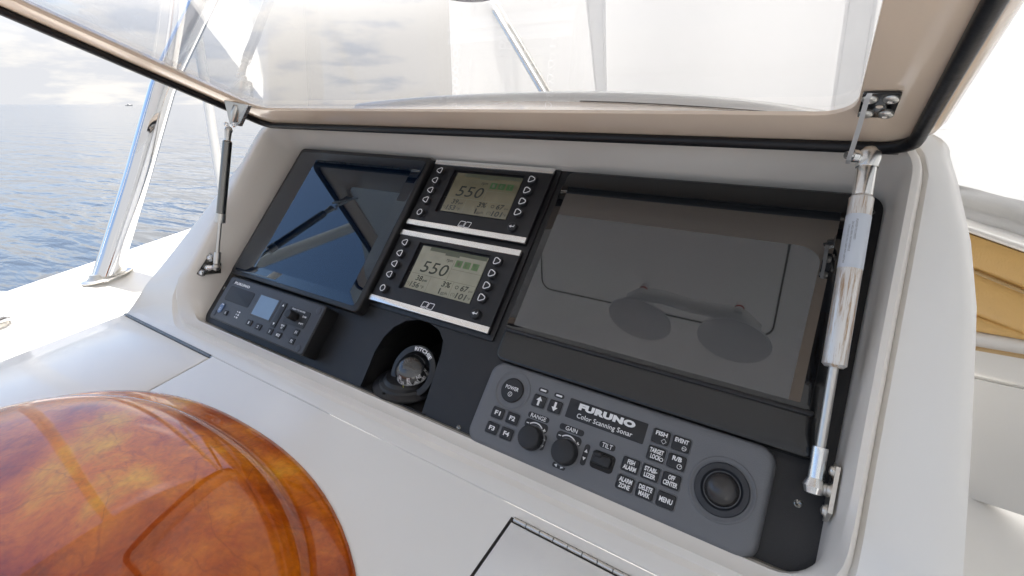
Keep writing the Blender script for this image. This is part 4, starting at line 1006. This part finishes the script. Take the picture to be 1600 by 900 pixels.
# ================================================================== HARDTOP and clear curtains
ht = thing('hardtop', 'white hardtop roof overhead with a rounded hatch in its ceiling', 'roof', Matrix.Translation((0, 0, 5.8)))
def rl3(x0, x1, y0, y1, r, z, n=8): return [(x, y, z) for x, y in rr((x0 + x1) / 2, (y0 + y1) / 2, x1 - x0, y1 - y0, r, n)]
mb = MB()
mb.skin([rl3(-1.80, 1.35, -.75, 1.50, .25, .0), rl3(-1.87, 1.42, -.82, 1.57, .30, .015), rl3(-1.89, 1.44, -.84, 1.59, .32, .05), rl3(-1.85, 1.40, -.80, 1.55, .30, .085), rl3(-1.5, 1.1, -.5, 1.2, .25, .11)], True, True)
part('roof_shell', mb, 'roof_liner', ht, ang=50)
mb = MB(); mb.skin([rl3(-.86, -.07, .14, .78, .04, -.0015), rl3(-.8545, -.0755, .1455, .7745, .036, -.0015)], False, False); part('hatch_seam', mb, 'seam', ht, smooth=False)
cur = thing('clear_curtain', 'clear vinyl curtain panels ahead of the console with white zip strips', 'curtain', Matrix.Translation((0, 1.72, 5.0)))
# panel edges in X on Y=1.72 plane (local)
cx0 = onY(706, 120, 1.72).x
mb = MB(); mb.strip([[(cx0 + (1.5 - cx0) * k / 24, .012 * math.sin(k * 1.3), z) for k in range(25)] for z in (-.45, -.1, .25, .55, .8)]); part('vinyl_panel', mb, 'vinyl', cur, recalc=False)
for xa, xb, ya in ((915, 945, 60), (1322, 1372, 60)):
    A0 = onY(xa, 0, 1.70); A1 = onY(xb, 0, 1.70); B0 = onY(xa + (15 if xa < 1000 else -20), 140, 1.70); B1 = onY(xb + (2 if xa < 1000 else -22), 140, 1.70)
    o_ = Vector((0, 1.72, 5.0)); ex = lambda p_, q_: q_ + (p_ - q_) * -1.2
    P = [A0 + (A0 - B0) * .9, A1 + (A1 - B1) * .9, B1 + (B1 - A1) * .8, B0 + (B0 - A0) * .8]
    mb = MB(); mb.add([p - o_ for p in P] + [p - o_ + Vector((0, .006, 0)) for p in P], [(0, 1, 2, 3), (7, 6, 5, 4), (0, 4, 5, 1), (1, 5, 6, 2), (2, 6, 7, 3), (3, 7, 4, 0)])
    part('zip_strip', mb, 'strip', cur, smooth=False)
    a = MB()
    for f in (.12, .88):
        t0 = P[0].lerp(P[1], f) - o_; t1_ = P[3].lerp(P[2], f) - o_
        a.tube([t0 + Vector((0, -.003, 0)), t1_ + Vector((0, -.003, 0))], .0012, 6)
    part('stitching', a, 'strip', cur)

# ================================================================== STARBOARD SIDE: seat corner
Y1, Y2 = 1.30, 1.235
Q = lambda px, py: (onY(px, py, Y1) if px < 1560 else onY(px, py, Y2))
st0 = Vector((.3, 1.25, 4.8))
seat = thing('corner_seat', 'tan vinyl bench seat corner on a white base right of the console', 'seat', Matrix.Translation(st0))
def band(yl0, yr0, yl1, yr1, bulge, thick, ext=1.0):
    """cushion slab between two sight bands on the seat wall, given at the left and right survey columns"""
    a0, b0 = Q(1515, yl0), Q(1600, yr0); a1, b1 = Q(1515, yl1), Q(1600, yr1)
    rows = []
    for k in range(9):
        f = k / 8; bz = bulge * math.sin(math.pi * f) ** .5 if 0 < f < 1 else 0
        row = []
        for j in range(15):
            g_ = -1.2 + 4.2 * j / 14
            t_ = a0.lerp(a1, f); u_ = b0.lerp(b1, f)
            p_ = t_ + (u_ - t_) * g_
            p_ = p_ + Vector((-.25, -.97, 0)).normalized() * (bz - max(0, g_ - 1) ** 2 * .010)
            row.append(p_ - st0)
        rows.append(row)
    back = [[p + Vector((.02, thick, 0)) for p in rows[0]]]
    bb = [[p + Vector((.02, thick, 0)) for p in rows[-1]]]
    return MB().strip(back + rows + bb)
part('upper_cushion', band(366, 396, 419, 453, .008, .06), 'tan', seat, recalc=False, ang=60)
part('cushion_piping', MB().tube([Q(1515, 420) - st0 + (Q(1600, 455) - Q(1515, 420)) * g_ + Vector((-.002, -.006, 0)) for g_ in (-1.2, 0, 1, 3)], .0032, 8), 'tan_dk', seat)
part('lower_cushion', band(421, 457, 488, 524, .010, .06), 'tan', seat, recalc=False, ang=60)
part('seat_cushion', band(491, 520, 516, 531, .006, .06), 'tan', seat, recalc=False, ang=60)
part('back_rim', band(352, 380, 364, 394, .012, .10), 'gel', seat, recalc=False, ang=60)
part('base_edge', band(518, 532, 588, 607, .016, .08), 'gel', seat, recalc=False, ang=60)
part('edge_piping', MB().tube([Q(1515, 537) - st0 + (Q(1600, 551) - Q(1515, 537)) * g_ + Vector((-.006, -.022, 0)) for g_ in (-1.2, 0, 1, 3)], .0042, 8), 'tan_dk', seat)
part('base_side', band(590, 609, 778, 806, -.010, .02), 'gel', seat, recalc=False, ang=60)
zb_ = Q(1515, 776).z
mb = MB(); mb.box(-.1, -1.9, -.06, 1.3, .12, 0); o_ = part('step_top', mb, 'gel', seat, smooth=False); o_.location = Vector((0, 1.25, zb_)) - st0
# canvas roll above the seat back
mb = MB()
ca, cb_ = Q(1515, 300) - st0 + Vector((0, .1, 0)), Q(1600, 322) - st0 + Vector((0, .1, 0)); da, db = Q(1515, 356) - st0 + Vector((0, .1, 0)), Q(1600, 386) - st0 + Vector((0, .1, 0))
rows = []
for k in range(13):
    f = k / 12; row = []
    for j in range(19):
        g_ = -1.2 + 4.2 * j / 18; p_ = ca.lerp(da, f) + (cb_.lerp(db, f) - ca.lerp(da, f)) * g_
        row.append(p_ + Vector((0, -.020 * abs(math.sin(f * 5.2 + .25 * math.sin(j * .9))) + .006 * math.sin(j * 1.3 + f * 3), 0)))
    rows.append(row)
mb.strip(rows); cr_ = solo('rolled_curtain', mb, 'fabric', 'white rolled canvas curtain lying along the top of the tan seat back', 'curtain', mtx=Matrix.Translation(st0), recalc=False, ang=80)
# side curtain to starboard
sc_ = thing('side_curtain', 'clear vinyl side curtain above the white canvas roll on the right', 'curtain', Matrix.Translation((0.9, .6, 5.0)))
mb = MB(); mb.strip([[(.45 - .0 * k, -1.6 + 2.7 * k / 14, z) for k in range(15)] for z in (-.2, .1, .4, .8)]); part('vinyl_panel', mb, 'vinyl', sc_, recalc=False)
# flybridge deck
mb = MB(); mb.add([(-1.9, -2.2, 0), (1.5, -2.2, 0), (1.5, 1.8, 0), (-1.9, 1.8, 0)], [(0, 1, 2, 3)])
solo('deck', mb, 'gel', kind='structure', mtx=Matrix.Translation((0, 0, 3.75)), smooth=False)
# starboard coaming outside the seat
mb = MB(); mb.strip([[(x, y, z) for x, z in ((1.35, -1.3), (1.35, -.42), (1.38, -.40), (1.5, -.40), (1.53, -.42), (1.55, -1.6))] for y in (-2.2, 0, 2.0)])
solo('starboard_coaming', mb, 'gel', 'white side coaming on the starboard side behind the seat', 'coaming', mtx=Matrix.Translation((0, 0, 5.2)), recalc=False)
bpy.context.view_layer.update()
